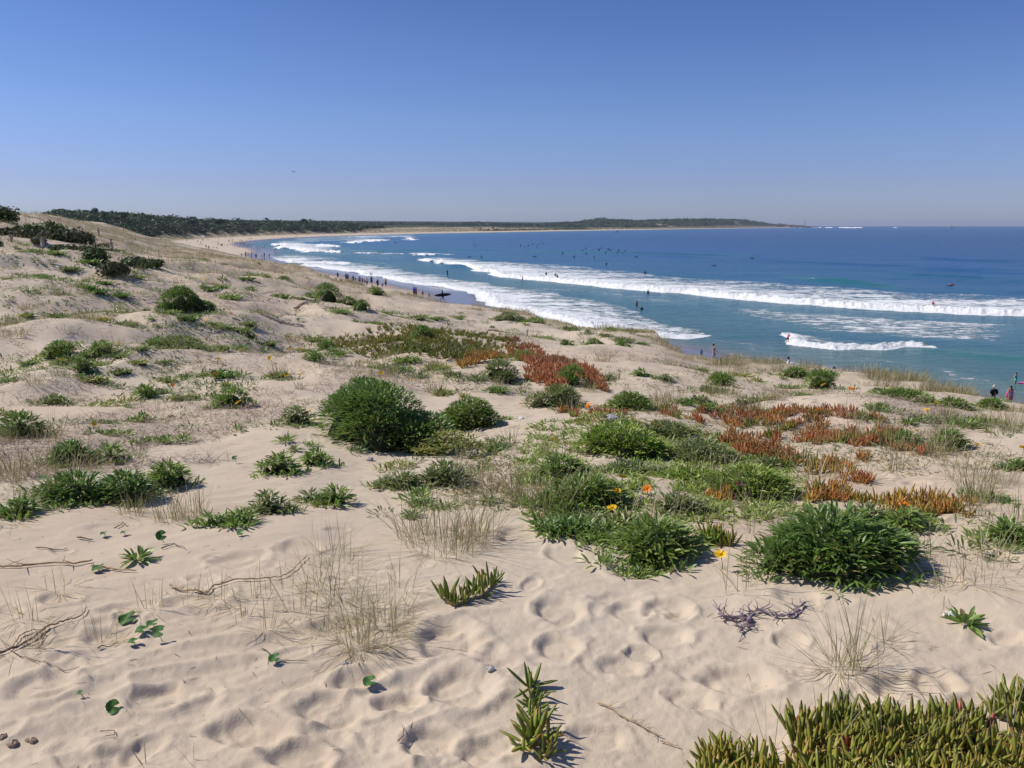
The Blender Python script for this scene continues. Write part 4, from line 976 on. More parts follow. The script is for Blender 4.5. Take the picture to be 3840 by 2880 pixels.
GT = [mk('grass_tuft', blades(26, .05, .22, .28, dead=.4), [M['grass']]), mk('grass_tuft', blades(60, .10, .26, .25, dead=.25), [M['grass']]), mk('grass_tuft', blades(14, .04, .20, .4, dead=.6), [M['grass']]),
      mk('grass_tuft', blades(110, .20, .21, .45, .005, 4, .3), [M['grass']]), mk('grass_tuft', blades(160, .35, .24, .5, .006, 4, .5), [M['grass']]), mk('grass_tuft', blades(9, .02, .24, .3, dead=.5), [M['grass']])]
def grasses():
    near = [ (345,612,20,.09,.17,.5,1.2,'tangled dry grass just left of the sprawling tuft'), (392,628,20,.08,.15,.5,1.0,'dry blades at the right foot of the sprawling tuft'), (318,632,14,.05,.17,.55,1.2,'few bent blades in front of the wispy grass'),
        (285,590,12,.07,.16,.55,1.0,'crossed dry blades above the bent runner'), (270,635,9,.04,.15,.6,1.2,'small sprawling grass on the ripples'), (180,600,10,.08,.15,.6,1.1,'dry blades scattered near the left runner'), (60,590,10,.07,.15,.6,1.1,'dry blades left of the runner end'),
        (330,555,24,.10,.20,.45,.9,'wispy dry grass left of the tall stand'), (400,590,16,.07,.18,.5,1.0,'loose blades between the tall stand and the sprawling tuft'), (20,655,14,.07,.20,.6,1.3,'arched dead blades at the left edge foreground'), (150,612,9,.05,.16,.6,1.2,'dead blades above the pennywort leaves'), # u, v base, blades, radius m, height m, lean, dead, label
        (368,640,52,.12,.18,.42,1.1,'dense sprawling tuft of dry grass in the left centre foreground'), (382,618,30,.09,.18,.35,.6,'upright grass stems behind the sprawling dry tuft'),
        (358,652,30,.04,.19,.5,.9,'yellowish grass crown at the front of the sprawling tuft'),
        (447,548,150,.17,.28,.22,.3,'tall stand of upright grass stems behind the iceplant row'), (478,540,60,.09,.22,.25,.4,'right part of the tall grass stand by the footprints'), (415,536,50,.08,.27,.2,.3,'left part of the tall grass stand'),
        (338,598,26,.08,.18,.45,.8,'thin bent grass left of the sprawling tuft'), (300,615,16,.06,.16,.45,.8,'few grass blades beside the round pennywort leaves'), (255,606,15,.07,.16,.5,.9,'sparse grass on the runner in the left foreground'),
        (222,600,14,.06,.16,.5,.9,'sparse dry blades left of the runner'), (340,572,20,.10,.18,.5,.8,'wispy grass over the dry runner'), (318,590,14,.06,.2,.4,.6,'leaning grass blades in a small hollow'),
        (840,672,34,.05,.24,.35,.7,'sparse fan of grass blades below the largest gazania'), (856,676,16,.02,.26,.25,.5,'narrow grass fan with a pale base right of centre'), (885,645,9,.03,.18,.35,.7,'thin forked grass blades below the largest mound'),
        (975,585,22,.08,.2,.4,.7,'wispy grass right of the largest mound'), (1000,575,14,.06,.2,.4,.7,'wispy grass at the right edge'), (945,590,12,.05,.24,.25,.4,'tall thin grass stems right of the largest mound'), (925,560,10,.04,.28,.2,.3,'tall grass stems standing over the sand at right'),
        (745,590,18,.07,.26,.3,.4,'pale grass stems at the left foot of the largest mound'), (760,520,40,.14,.3,.3,.4,'grass stems behind the largest mound'), (545,515,60,.14,.32,.2,.3,'tall green grass blades rising from the gazania clump'), (572,505,30,.1,.3,.2,.3,'grass blades in the middle gazania clump'),
        (524,505,34,.09,.26,.3,.5,'grass blades at the left of the middle gazania clump'), (635,520,26,.14,.24,.3,.4,'grass blades at the right of the middle gazania clump'), (700,520,30,.12,.26,.3,.4,'tall blades by the red tipped iceplants'),
        (820,480,44,.12,.26,.35,.5,'dry grass fan among the lower iceplants'), (862,478,16,.06,.2,.35,.5,'small dry grass among pink iceplants'), (965,480,36,.1,.28,.25,.4,'upright dry grass on open sand at the right'), (985,488,12,.05,.2,.3,.4,'small grass by the upright dry grass'),
        (25,470,60,.18,.26,.4,.8,'tangle of straw coloured stalks at the left edge'), (55,500,30,.1,.3,.25,.4,'tall thin stalks before the left dark clumps'), (75,470,26,.1,.24,.3,.5,'thin stalks between the left clumps'), (10,520,30,.12,.2,.5,.8,'straw at the lower left edge'),
        (95,470,14,.06,.2,.3,.4,'few stalks right of the daisy clump'), (135,455,7,.03,.28,.15,.3,'three long stalks rising from open sand'), (100,640,12,.05,.14,.6,1.,'dry bent blades at far left foreground'), (30,620,12,.06,.16,.6,1.,'curled dead blades in the left foreground'),
        (985,560,18,.07,.24,.3,.4,'stalks in the right edge gazania'), (1010,530,20,.1,.28,.3,.4,'stalks behind the right edge gazania'), (668,520,16,.07,.22,.4,.5,'seedy stalks left of the red tipped iceplants'),
        (770,752,5,.02,.2,.3,.3,'thin grass stem left in the corner iceplant mat'), (828,756,7,.03,.28,.2,.2,'grass stems rising from the corner iceplant mat'), (880,758,7,.02,.3,.2,.2,'tall grass stem in the middle of the corner mat'),
        (948,745,4,.01,.26,.1,.1,'single broad yellow blade behind the corner mat'), (965,765,9,.04,.24,.5,.3,'grey green blades arching in the corner mat'), (1005,760,16,.06,.26,.4,.3,'arching pale blades at the bottom right edge'),
        (146,768,3,.01,.09,.2,0,'two thin blades at the bottom left edge'), (193,768,2,.01,.08,.2,0,'short blade at the bottom left'), (243,622,7,.03,.1,.4,.6,'short grass sprout on the rippled sand'), (560,470,18,.1,.3,.25,.4,'tall stalks behind the bright green spread'), (580,448,20,.1,.3,.25,.4,'grass stalks at left end of the bright green spread')]
    for u, v, n, r, h, le, dead, lab in near:
        x, y, D, _ = hit(u, v); me = mk('grass_tuft', blades(int(n*1.05), r*1.25, h*1.38, le*1.15, .0027 if D < 4.5 else .0038, 8 if D < 4.5 else 5, dead*1.3, 0, .85), [M['grass']])
        o = put(me, 'grass_tuft', u, v, xy=(x, y), rz=0); reg(o, u, v, 'grass tuft', 'grass', 'tufts of dune grass', lab)
    Z = [((300,262,470,300),16,(3,4)), ((470,306,600,322),16,(3,4)), ((600,326,690,358),16,(3,4)), ((690,357,760,372),14,(3,4)), ((760,362,860,376),12,(3,4)), ((860,372,990,398),16,(3,4)),
         ((600,360,800,410),22,(1,2,3)), ((760,380,1024,450),26,(1,2,3)), ((0,255,300,345),30,(1,3,3)), ((0,345,640,400),18,(0,1,2)), ((880,430,1024,520),12,(1,0)), ((440,400,760,520),14,(0,1,2)), ((0,430,200,520),8,(0,1)), ((700,470,1000,540),8,(0,1,5))]
    for (a, b, c, d), n, ks in Z:
        for _ in range(n):
            u = random.uniform(a, c); v = random.uniform(b, d); x, y, ok = hits([u], [v])
            if not ok[0] or y[0] > 70: continue
            x = float(x[0]); y = float(y[0])
            if b > 300 or u > 470:       # those drawn towards the lip of the dune
                if ks == (3, 4):
                    az = math.atan2(x, y); re = float(np.interp(az, EA, ER))*random.uniform(.90, .99); x = math.sin(az)*re; y = math.cos(az)*re; u, v = map(float, project(x, y, float(ground(x, y)[0])))
            if ks == (3, 4) and (690 < u < 722 or 772 < u < 800 or 822 < u < 846 or 972 < u < 1022): continue
            o = put(GT[random.choice(ks)], 'grass_tuft', u, v, sc=random.uniform(.75, 1.2), xy=(x, y)); reg(o, u, v, 'dry grass tuft', 'grass', 'tufts of dune grass')
grasses()
def grass_stuff():
    # cover of dry grass on the slopes beyond: nobody could count it
    n0 = 60000; a0 = rng.uniform(R(-34), R(-10), n0); r0 = 1/(1/420+rng.random(n0)*(1/24-1/420)); x = r0*np.sin(a0); y = r0*np.cos(a0); ok = r0 > 0
    u2 = rng.uniform(330, 1050, 26000); az = np.arctan((u2-512)/F/CP*1.0); re = np.interp(az, EA, ER)*(1-rng.random(26000)**2*.16); x2 = np.sin(az)*re; y2 = np.cos(az)*re
    x = np.r_[x[ok], x2]; y = np.r_[y[ok], y2]; r = np.hypot(x, y)
    re = np.interp(np.arctan2(x, y), EA, ER); p = fbm(x/5, y/5, 67, 3)*.6+fbm(x/1.2, y/1.2, 68, 2)*.5-.35*sst(R(14), R(27), np.arctan2(x, y))-.10*(np.arctan2(x, y) > R(-9))
    gu = 512+F*x/y*.985; gap = ((gu > 690) & (gu < 722)) | ((gu > 772) & (gu < 800)) | ((gu > 822) & (gu < 846)) | ((gu > 972) & (gu < 1022)); keep = ~(gap & (r > re*.88)) & (r < re) & (r > 9) & (p > np.where(r > 26, -.12, .0)+.12*(r < 20)); x = x[keep]; y = y[keep]; r = r[keep]
    z = ground(x, y); n = len(x); a = rng.uniform(0, 6.28, n); e = rng.uniform(.4, 1.4, n); d = np.c_[np.cos(a)*np.cos(e), np.sin(a)*np.cos(e), np.sin(e)]
    s = np.clip(r/40, .45, 3.2); L = rng.uniform(.12, .30, n)*np.clip(s, .6, 1.5)
    var = np.clip(.52+.6*fbm(x/6, y/6, 69, 3)+rng.normal(0, .16, n), 0, .94)
    me = mk('grass_cover', [(*strands(np.c_[x, y, z-.02], d, np.c_[d[:, :2]*.1, -rng.uniform(0, .1, n)], L, .012*s, BP, 2, 'flat', var), 0)], [M['grass']])
    tag(link('grass_cover', me), kind='stuff')
grass_stuff()
# ------------------------------------------------------------------ scrub, forest, headland bush
def leafballs(cx, cy, cz, rad, n, size, squash=.6, var=None):
    m = len(cx); N = m*n; d = nrm(rng.normal(0, 1, (N, 3))); q = rng.random(N)**.35
    R_ = np.repeat(rad, n); lump = 1+.25*np.sin(d[:, 0]*4+np.repeat(cx, n))*np.sin(d[:, 1]*5+np.repeat(cy, n))
    c = np.c_[np.repeat(cx, n), np.repeat(cy, n), np.repeat(cz, n)]+d*(R_*q*lump)[:, None]*np.array([1, 1, squash])
    S = np.repeat(size, n)*rng.uniform(.5, 1.3, N); a = nrm(d+rng.normal(0, .6, (N, 3))); t1 = nrm(np.cross(a, rng.normal(0, 1, (N, 3)))); t2 = np.cross(a, t1)
    V = np.stack([c-t1*S[:, None]*.5, c+t2*S[:, None]*.35, c+t1*S[:, None]*.5, c-t2*S[:, None]*.35], 1).reshape(-1, 3)
    va = np.repeat(var if var is not None else rng.random(m), n)+rng.normal(0, .12, N); va = np.repeat(np.clip(va, 0, .94), 4)
    return V, np.arange(N*4).reshape(-1, 4), va, np.full(N*4, .5)
def wood_object(name, x, y, rad, nl, size, color, squash=.6, sink=.2):
    z = ground(x, y, True); cl = fbm(x/28, y/28, 70, 3)
    me = mk(name, [(*leafballs(x, y, z+rad*squash*(1-sink), rad, nl, size, squash, np.clip(.45+.9*cl+rng.normal(0, .15, len(x)), 0, .93)), 0)], [M['scrub']])
    me.polygons.foreach_set('use_smooth', np.zeros(len(me.polygons), bool)); o = link(name, me); o.color = (*color, 1); tag(o, kind='stuff'); return o
def forests():
    n = 9000; az = rng.uniform(R(-36), R(-9), n); r = hill_edge(az)*(.97+rng.random(n)**1.3*.75); x = r*np.sin(az); y = r*np.cos(az); d = shore(x, y)
    k = (d > 66) & (r > 430) & (fbm(x/22, y/22, 74, 2) > -.5); x = x[k]; y = y[k]; r = r[k]
    rad = rng.uniform(1.6, 4.0, len(x))*(1+.5*(rng.random(len(x)) < .05))*(r/600)**.45
    wood_object('coastal_woodland', x, y, rad, 46, rad*.42, (.075, .105, .062))  # leaf colour lightened and blued in place of thicker haze
    n = 7000; az = rng.uniform(R(-16), R(21), n); r = rng.uniform(2450, 4300, n)*(1+.22*sst(R(9), R(20), az)); x = r*np.sin(az); y = r*np.cos(az); d = shore(x, y)
    k = (d > 115) & (fbm(x/120, y/120, 75, 3) > -.30)
    for bx, by, sx, sy in BARE: k = k & ((((x-bx)/sx)**2+((y-by)/sy)**2) > 1)
    x = x[k]; y = y[k]; rad = rng.uniform(5, 11, len(x))
    wood_object('headland_woodland', x, y, rad, 26, rad*.5, (.075, .100, .070), .5, .3)  # distance haze partly put into this paler, bluer leaf colour
    # dark foredune scrub along the far beach
    n = 900; t = rng.random(n); P = SHX[33:39]; i = np.minimum((t*(len(P)-1)).astype(int), len(P)-2); f = t*(len(P)-1)-i; px_ = P[i]+(P[i+1]-P[i])*f[:, None]
    x = px_[:, 0]-rng.uniform(40, 90, n)*.6; y = px_[:, 1]+rng.uniform(60, 110, n); d = shore(x, y); k = (d > 62) & (np.hypot(x, y) > 480); x = x[k]; y = y[k]; rad = rng.uniform(1.5, 3.4, len(x))
    wood_object('foredune_scrub', x, y, rad, 24, rad*.5, (.075, .07, .04), .5, .3)
forests()
def bush(u, v, D, w, h, c, lab, name='coastal_shrub', n=520, group=None):
    x, y, z = at_depth(u, v, D); x = float(x); y = float(D); z = float(ground(x, y)[0]); rw = w*D/F/2*1.25; rh = h*D/F*.50
    k = 9; a = rng.uniform(0, 6.28, k); q = rng.uniform(.1, .62, k)*rw; cx = q*np.cos(a); cy = q*np.sin(a)*.6
    me = mk('foliage', [(*leafballs(cx, cy, np.full(k, rh*.7)+rng.uniform(-.2, .2, k)*rh, np.full(k, rw*.5), n//k*5, np.full(k, rw*.11+.02), min(1.2, rh/(rw*.5)), None), 0)], [M['scrub']]); me.polygons.foreach_set('use_smooth', np.zeros(len(me.polygons), bool))
    root = bpy.data.objects.new(name, None); col.objects.link(root); root.location = (x, y, z)
    f = link('foliage', me, root); f.color = (*c, 1)
    P = [tube([(0, 0, -.1), (cx[i]*.4, cy[i]*.4, rh*.4), (cx[i], cy[i], rh*.9)], .03*rw+.006, .012*rw+.002, 5) for i in range(4)]
    link('stem', mk('stem', [(*p, 0) for p in P], [M['twig']]), root)
    reg(root, u, v, 'shrub', 'shrub', group, lab); return root
for u, v, D, w, h, lab in [(6,229,33,40,16,'dark scrub crown at the top left edge of the photo'), (14,245,29,46,12,'green scrub under the dark crown at the left edge'), (40,238,31,52,16,'broad dark scrub bank behind the first fence posts'), (62,244,30,44,15,'dark scrub bank between the second and third post'),
                           (80,243,31,26,15,'right end of the dark scrub bank near the third post'), (99,243,34,22,10,'round dark shrub beside the farthest post'), (107,254,26,26,8,'dark shrub right behind the right post'), (68,252,25,26,7,'low dark shrub in front of the scrub bank'), (38,249,27,16,6,'small dark shrub at the foot of the second post'),
                           (135,268,22,34,12,'dark withered shrub right of the posts'), (96,276,20,26,16,'dark upright shrub with shadow below the posts'), (116,282,19,30,14,'brown dark shrub on the steep left slope'), (88,262,22,30,16,'leafy shrub with yellow flowers by the torn fence cloth'), (150,264,24,24,8,'low dark shrub at the left end of the crest'),
                           (-4,262,22,24,14,'dark shrub cut by the left edge below the posts'), (60,262,22,26,7,'flat shrub below the second post')]:
    bush(u, v, D, w, h, random.choice([(.075, .11, .04), (.085, .12, .045), (.09, .10, .055)]), lab, n=420 if D < 40 else 300, group='dark shrubs on the left dune')
def tree(u, D, h, w, lab):
    a, b = raydir(u, 225.); x = float(a)*D; y = D; z = float(ground(x, y)[0]); root = bpy.data.objects.new('coastal_tree', None); col.objects.link(root); root.location = (x, y, z)
    k = 12; an = rng.uniform(0, 6.28, k); q = rng.uniform(.1, .7, k)*w/2; cz = rng.uniform(.55, .95, k)*h
    cr = mk('crown', [(*leafballs(q*np.cos(an), q*np.sin(an), cz, np.full(k, w*.2), 60, np.full(k, w*.09), .7), 0)], [M['scrub']]); c = link('crown', cr, root); c.color = (.042, .065, .03, 1)
    P = [tube([(0, 0, -.3), (0, 0, h*.45), (q[i]*math.cos(an[i]), q[i]*math.sin(an[i]), cz[i])], w*.03, w*.012, 6) for i in range(6)]
    link('trunk', mk('trunk', [(*p, 0) for p in P], [M['twig']]), root); reg(root, u, 216, 'tree', 'tree', 'trees standing above the coastal woodland', lab)
for u, D, h, w, lab in [(96,590,9,7,'tallest tree on the wooded hill at left'), (104,600,6.5,6,'small tree right of the tallest tree'), (124,620,8,11,'broad crowned tree on the wooded hill'), (150,700,7,9,'tree in the middle of the wooded skyline'), (220,830,9,13,'dark domed tree where the hill starts to fall'), (304,1120,9,14,'domed tree near the right end of the wood'), (192,760,7,10,'rounded tree on the falling skyline')]:
    tree(u, D, h, w, lab)
# ------------------------------------------------------------------ people
def caps(segs, seg=12):
    """overlapping tapered capsules [(p0, p1, r0, r1, squash_y)] as one soup of closed shells"""
    V = []; Fq = []; o = 0
    for s in segs:
        p0, p1, r0, r1 = np.array(s[0], float), np.array(s[1], float), s[2], s[3]; sq = s[4] if len(s) > 4 else 1
        ax = p1-p0; L = np.linalg.norm(ax)+1e-6; ax = ax/L
        ref = np.array([0, 1., 0]) if abs(ax[1]) < .9 else np.array([0, 0, 1.]); S = np.cross(ax, ref); S /= np.linalg.norm(S); N = np.cross(S, ax)
        rings = []
        for a in (-80, -50, -20): rings.append((p0+ax*r0*math.sin(R(a)), r0*math.cos(R(a))))
        for a in (0, 20, 50, 80): rings.append((p1+ax*r1*math.sin(R(a)), r1*math.cos(R(a))))
        an = np.arange(seg)/seg*2*math.pi
        for c, r in rings: V.append(c+(S*np.cos(an)[:, None]+N*np.sin(an)[:, None]*sq)*r)
        n = len(rings); f = grid_faces(n, seg, True)+o; Fq += [list(q) for q in f]
        Fq.append(list(range(o, o+seg))[::-1]); Fq.append(list(range(o+(n-1)*seg, o+n*seg))); o += n*seg
    me = bpy.data.meshes.new('soup'); me.from_pydata(np.concatenate(V).tolist(), [], Fq); me.update(); return me
WS = bpy.data.scenes.new('workshop')
def fuse(name, segs, m, voxel=.022, smooth=2):
    me = caps(segs); o = bpy.data.objects.new('tmp', me); WS.collection.objects.link(o)
    r = o.modifiers.new('r', 'REMESH'); r.mode = 'VOXEL'; r.voxel_size = voxel; r.use_smooth_shade = True
    s = o.modifiers.new('s', 'SMOOTH'); s.factor = .5; s.iterations = smooth
    WS.view_layers[0].update(); dg = WS.view_layers[0].depsgraph; out = bpy.data.meshes.new_from_object(o.evaluated_get(dg)); out.name = name
    bpy.data.objects.remove(o); bpy.data.meshes.remove(me); out.materials.clear(); out.materials.append(m); return out
# joints for each pose, in metres for a 1.75 m adult facing +y
BASE = dict(pel=(0, 0, .95), che=(0, .01, 1.28), nek=(0, 0, 1.49), hed=(0, .02, 1.63), sl=(-.18, 0, 1.42), sr=(.18, 0, 1.42), el=(-.24, -.02, 1.13), er=(.24, -.02, 1.13), wl=(-.25, .06, .88), wr=(.25, .06, .88),
            hl=(-.09, 0, .92), hr=(.09, 0, .92), kl=(-.10, .02, .50), kr=(.10, .02, .50), al=(-.11, -.02, .08), ar=(.11, -.02, .08), tl=(-.12, .14, .04), tr=(.12, .14, .04))
def P_(**k): d = dict(BASE); d.update(k); return d
POSE = dict(
 stand=P_(), akimbo=P_(el=(-.40, -.04, 1.18), er=(.40, -.04, 1.18), wl=(-.20, .06, 1.02), wr=(.20, .06, 1.02), kl=(-.13, .02, .5), al=(-.16, -.02, .08), tl=(-.18, .14, .04)),
 walk=P_(kl=(-.1, .20, .54), al=(-.1, .26, .09), tl=(-.1, .41, .05), kr=(.1, .02, .5), ar=(.1, -.34, .14), tr=(.1, -.26, .02), wl=(-.25, -.12, .9), wr=(.25, .26, .94), er=(.24, .06, 1.13)),
 phone=P_(el=(-.20, .16, 1.22), wl=(-.06, .26, 1.48), er=(.2, .16, 1.22), wr=(.06, .26, 1.48), kl=(-.12, .02, .5)),
 reach=P_(el=(-.38, .08, 1.22), wl=(-.52, .12, 1.02)), 
 bend=P_(che=(0, .26, 1.12), nek=(0, .44, 1.14), hed=(0, .56, 1.08), sl=(-.17, .36, 1.14), sr=(.17, .36, 1.14), el=(-.18, .40, .86), er=(.18, .40, .86), wl=(-.14, .44, .60), wr=(.14, .44, .60), pel=(0, -.02, .93)),
 folded=P_(el=(-.27, .0, 1.15), er=(.27, .0, 1.15), wl=(.05, .19, 1.2), wr=(-.05, .19, 1.22), kl=(-.13, .02, .5), kr=(.13, .02, .5), al=(-.17, -.02, .08), ar=(.17, -.02, .08), tl=(-.19, .14, .04), tr=(.19, .14, .04)),
 carry=P_(kl=(-.1, .20, .54), al=(-.1, .26, .09), tl=(-.1, .41, .05), ar=(.1, -.34, .14), tr=(.1, -.26, .02), el=(-.27, .0, 1.14), wl=(-.30, .14, .95), er=(.24, .04, 1.14), wr=(.22, .22, .98)),
 sit=P_(pel=(0, 0, .13), che=(0, .0, .45), nek=(0, .02, .66), hed=(0, .05, .80), sl=(-.18, .0, .60), sr=(.18, .0, .60), el=(-.24, .13, .40), er=(.24, .13, .40), wl=(-.16, .34, .42), wr=(.16, .34, .42), hl=(-.1, .02, .13), hr=(.1, .02, .13), kl=(-.15, .40, .44), kr=(.15, .40, .44), al=(-.14, .56, .08), ar=(.14, .56, .08), tl=(-.14, .70, .05), tr=(.14, .70, .05)),
 lie=P_(pel=(0, 0, .13), che=(0, -.32, .15), nek=(0, -.53, .14), hed=(0, -.68, .17), sl=(-.18, -.46, .14), sr=(.18, -.46, .14), el=(-.28, -.22, .1), er=(.28, -.22, .1), wl=(-.26, .02, .08), wr=(.26, .02, .08), hl=(-.09, .03, .12), hr=(.09, .03, .12), kl=(-.12, .44, .14), kr=(.12, .44, .16), al=(-.13, .86, .08), ar=(.13, .86, .08), tl=(-.15, .94, .18), tr=(.15, .94, .18)),
 straddle=P_(pel=(0, 0, .10), che=(0, .03, .42), nek=(0, .06, .63), hed=(0, .10, .77), sl=(-.18, .04, .57), sr=(.18, .04, .57), el=(-.26, .12, .33), er=(.26, .12, .33), wl=(-.16, .30, .16), wr=(.16, .30, .16), hl=(-.1, .02, .10), hr=(.1, .02, .10), kl=(-.30, .22, -.02), kr=(.30, .22, -.02), al=(-.32, .12, -.42), ar=(.32, .12, -.42), tl=(-.32, .24, -.48), tr=(.32, .24, -.48)),
 paddle=P_(pel=(0, 0, .13), che=(0, .32, .19), nek=(0, .52, .27), hed=(0, .66, .36), sl=(-.18, .46, .23), sr=(.18, .46, .23), el=(-.36, .62, .14), er=(.34, .58, .30), wl=(-.38, .86, .0), wr=(.36, .84, .36), hl=(-.09, -.03, .12), hr=(.09, -.03, .12), kl=(-.12, -.44, .12), kr=(.12, -.44, .12), al=(-.12, -.86, .12), ar=(.12, -.86, .12), tl=(-.12, -.98, .14), tr=(.12, -.98, .14)),
 splash=P_(el=(-.42, .10, 1.34), wl=(-.68, .12, 1.40), er=(.42, .10, 1.30), wr=(.64, .2, 1.22)),
 jump=P_(pel=(0, 0, .95), che=(.0, .18, 1.20), nek=(0, .34, 1.34), hed=(0, .42, 1.45), sl=(-.18, .28, 1.30), sr=(.18, .28, 1.30), el=(-.2, .48, 1.28), er=(.2, .48, 1.28), wl=(-.14, .66, 1.22), wr=(.14, .66, 1.22), kl=(-.1, -.14, .56), al=(-.1, -.44, .34), tl=(-.1, -.54, .26), kr=(.1, -.06, .52), ar=(.1, -.28, .2), tr=(.1, -.36, .12)))
for k in ('stand', 'walk', 'akimbo', 'folded'): pass
def hand(p, w):
    p = np.array(p); d = w-p if False else None
    return []
def body_segs(j, fine):
    A = {k: np.array(v, float) for k, v in j.items()}; s = []
    up = nrm((A['nek']-A['pel'])[None])[0]; fwd = np.array([0, 1., 0])
    s += [(A['pel']-[.05, 0, 0], A['pel']+[.05, 0, 0], .115, .115), (A['pel'], (A['pel']+A['che'])/2, .118, .105), ((A['pel']+A['che'])/2, A['che'], .112, .13), (A['che']-[.06, 0, 0], A['che']+[.06, 0, 0], .115, .115)]
    s += [(A['sl']*.75+A['sr']*.25, A['sl']*.25+A['sr']*.75, .085, .085), (A['sl'], A['che'], .062, .09), (A['sr'], A['che'], .062, .09), (A['nek']-up*.06, A['hed']-up*.04, .057, .052)]
    hd = A['hed']; s += [(hd+up*.03, hd-up*.03, .092, .078), (hd-up*.05+fwd*.03, hd-up*.08+fwd*.035, .058, .045), (hd-up*.01+fwd*.085, hd-up*.03+fwd*.10, .014, .018), (hd-[.09, 0, 0], hd+[.09, 0, 0], .024, .024)]
    for q in 'lr':
        a, b, c = A['s'+q], A['e'+q], A['w'+q]; s += [(a, b, .055, .042), (b, c, .042, .029)]
        d = nrm((c-b)[None])[0]; sd = np.cross(d, [0, 0, 1.]); sd = nrm(sd[None])[0] if np.linalg.norm(sd) > .1 else np.array([0, 1., 0])
        s += [(c, c+d*.085, .033, .036)]
        if fine:
            for i, (o, L) in enumerate(((-.027, .065), (-.009, .08), (.010, .075), (.027, .055))):
                k = c+d*.095+sd*o; s += [(k, k+d*L*.55, .0115, .0105), (k+d*L*.55, k+d*L+np.array([0, 0, -.012]), .0105, .009)]
            k = c+d*.03+sd*.03; s += [(k, k+sd*.03+d*.03, .014, .012), (k+sd*.03+d*.03, k+sd*.035+d*.06, .012, .010)]
        else: s += [(c+d*.09, c+d*.15, .03, .022)]
        h, k, an, t = A['h'+q], A['k'+q], A['a'+q], A['t'+q]; s += [(h, k, .088, .058), (k, k*.62+an*.38, .057, .056), (k*.62+an*.38, an, .054, .038), (an-(t-an)*.25, t, .038, .028)]
    return s
def clothes_segs(j, kind):
    A = {k: np.array(v, float) for k, v in j.items()}; s = []; g = .014
    tors = [((A['pel']+A['che'])/2, A['che'], .112+g, .13+g), (A['pel']*.8+A['che']*.2, A['che'], .116+g, .122+g), (A['che']-[.06, 0, 0], A['che']+[.06, 0, 0], .115+g, .115+g)]
    sh = [(A['sl']*.78+A['sr']*.22, A['sl']*.22+A['sr']*.78, .085+g, .085+g), (A['sl'], A['che'], .062+g, .09+g), (A['sr'], A['che'], .062+g, .09+g)]
    hips = [(A['pel']-[.05, 0, 0], A['pel']+[.05, 0, 0], .118+g, .118+g)]
    def lim(p, q, f, r0, r1): return [(A[p], A[p]+(A[q]-A[p])*f, r0+g, r0+(r1-r0)*f+g)]
    if kind == 'shirt': s = tors+sh+hips[:0]
    if kind == 'shirt':
        for q in 'lr': s += lim('s'+q, 'e'+q, .6, .062, .055)
    if kind == 'longsleeve':
        s = tors+sh
        for q in 'lr': s += lim('s'+q, 'e'+q, 1, .055, .045)+lim('e'+q, 'w'+q, .9, .043, .033)
    if kind == 'shorts':
        s = hips+[(A['pel'], A['pel']*.7+A['che']*.3, .118+g, .112+g)]
        for q in 'lr': s += lim('h'+q, 'k'+q, .72, .094, .085)
    if kind == 'trunks':
        s = hips
        for q in 'lr': s += lim('h'+q, 'k'+q, .18, .092, .09)
    if kind == 'swimsuit':
        s = tors+hips
        for q in 'lr': s += lim('h'+q, 'k'+q, .1, .09, .088)
    if kind == 'bikini': s = [(A['che']-[.06, 0, 0], A['che']+[.06, 0, 0], .120+g, .120+g)]
    if kind == 'dress':
        s = tors+[(A['sl']*.65+A['sr']*.35, A['sl']*.35+A['sr']*.65, .08+g, .08+g)]+hips
        mid = (A['kl']+A['kr'])/2*.75+A['pel']*.25; s += [(A['pel'], mid, .14, .20, .8), (A['pel']+[-.03, 0, 0], A['kl']*.8+A['hl']*.2, .13, .13), (A['pel']+[.03, 0, 0], A['kr']*.8+A['hr']*.2, .13, .13)]
    if kind == 'wetsuit':
        s = tors+sh+hips
        for q in 'lr': s += lim('s'+q, 'e'+q, 1, .056, .044)+lim('e'+q, 'w'+q, .95, .044, .031)+lim('h'+q, 'k'+q, 1, .090, .060)+lim('k'+q, 'a'+q, .95, .060, .042)
    if kind == 'hair': u = nrm((A['hed']-A['nek'])[None])[0]; s = [(A['hed']+u*.045-np.array([0, .02, 0]), A['hed']-np.array([0, .035, 0])-u*.02, .098, .08)]
    if kind == 'longhair': u = nrm((A['hed']-A['nek'])[None])[0]; s = [(A['hed']+u*.045-np.array([0, .02, 0]), A['hed']-np.array([0, .035, 0])-u*.02, .098, .085), (A['hed']-np.array([0, .06, 0]), A['nek']-np.array([0, .08, 0])-u*.12, .07, .04)]
    if kind in ('cap', 'hat', 'straw'):
        u = nrm((A['hed']-A['nek'])[None])[0]; c = A['hed']+u*.06
        s = [(c, c+u*.035, .103, .09)]
        if kind == 'cap': s += [(c+np.array([0, .08, -.01]), c+np.array([0, .16, -.02]), .05, .04, .25)]
        else:
            rb = .17 if kind == 'straw' else .14
            for a in np.arange(12)/12*6.283: s += [(c-u*.02, c-u*.035+np.array([math.cos(a)*rb, math.sin(a)*rb, 0]), .022, .016)]
    return s
CACHE = {}
PART = dict(shirt='shirt', longsleeve='shirt', shorts='shorts', trunks='swim_shorts', swimsuit='swimsuit', bikini='bikini_top', dress='dress', wetsuit='wetsuit', hair='hair', longhair='hair', cap='cap', hat='hat', straw='hat')
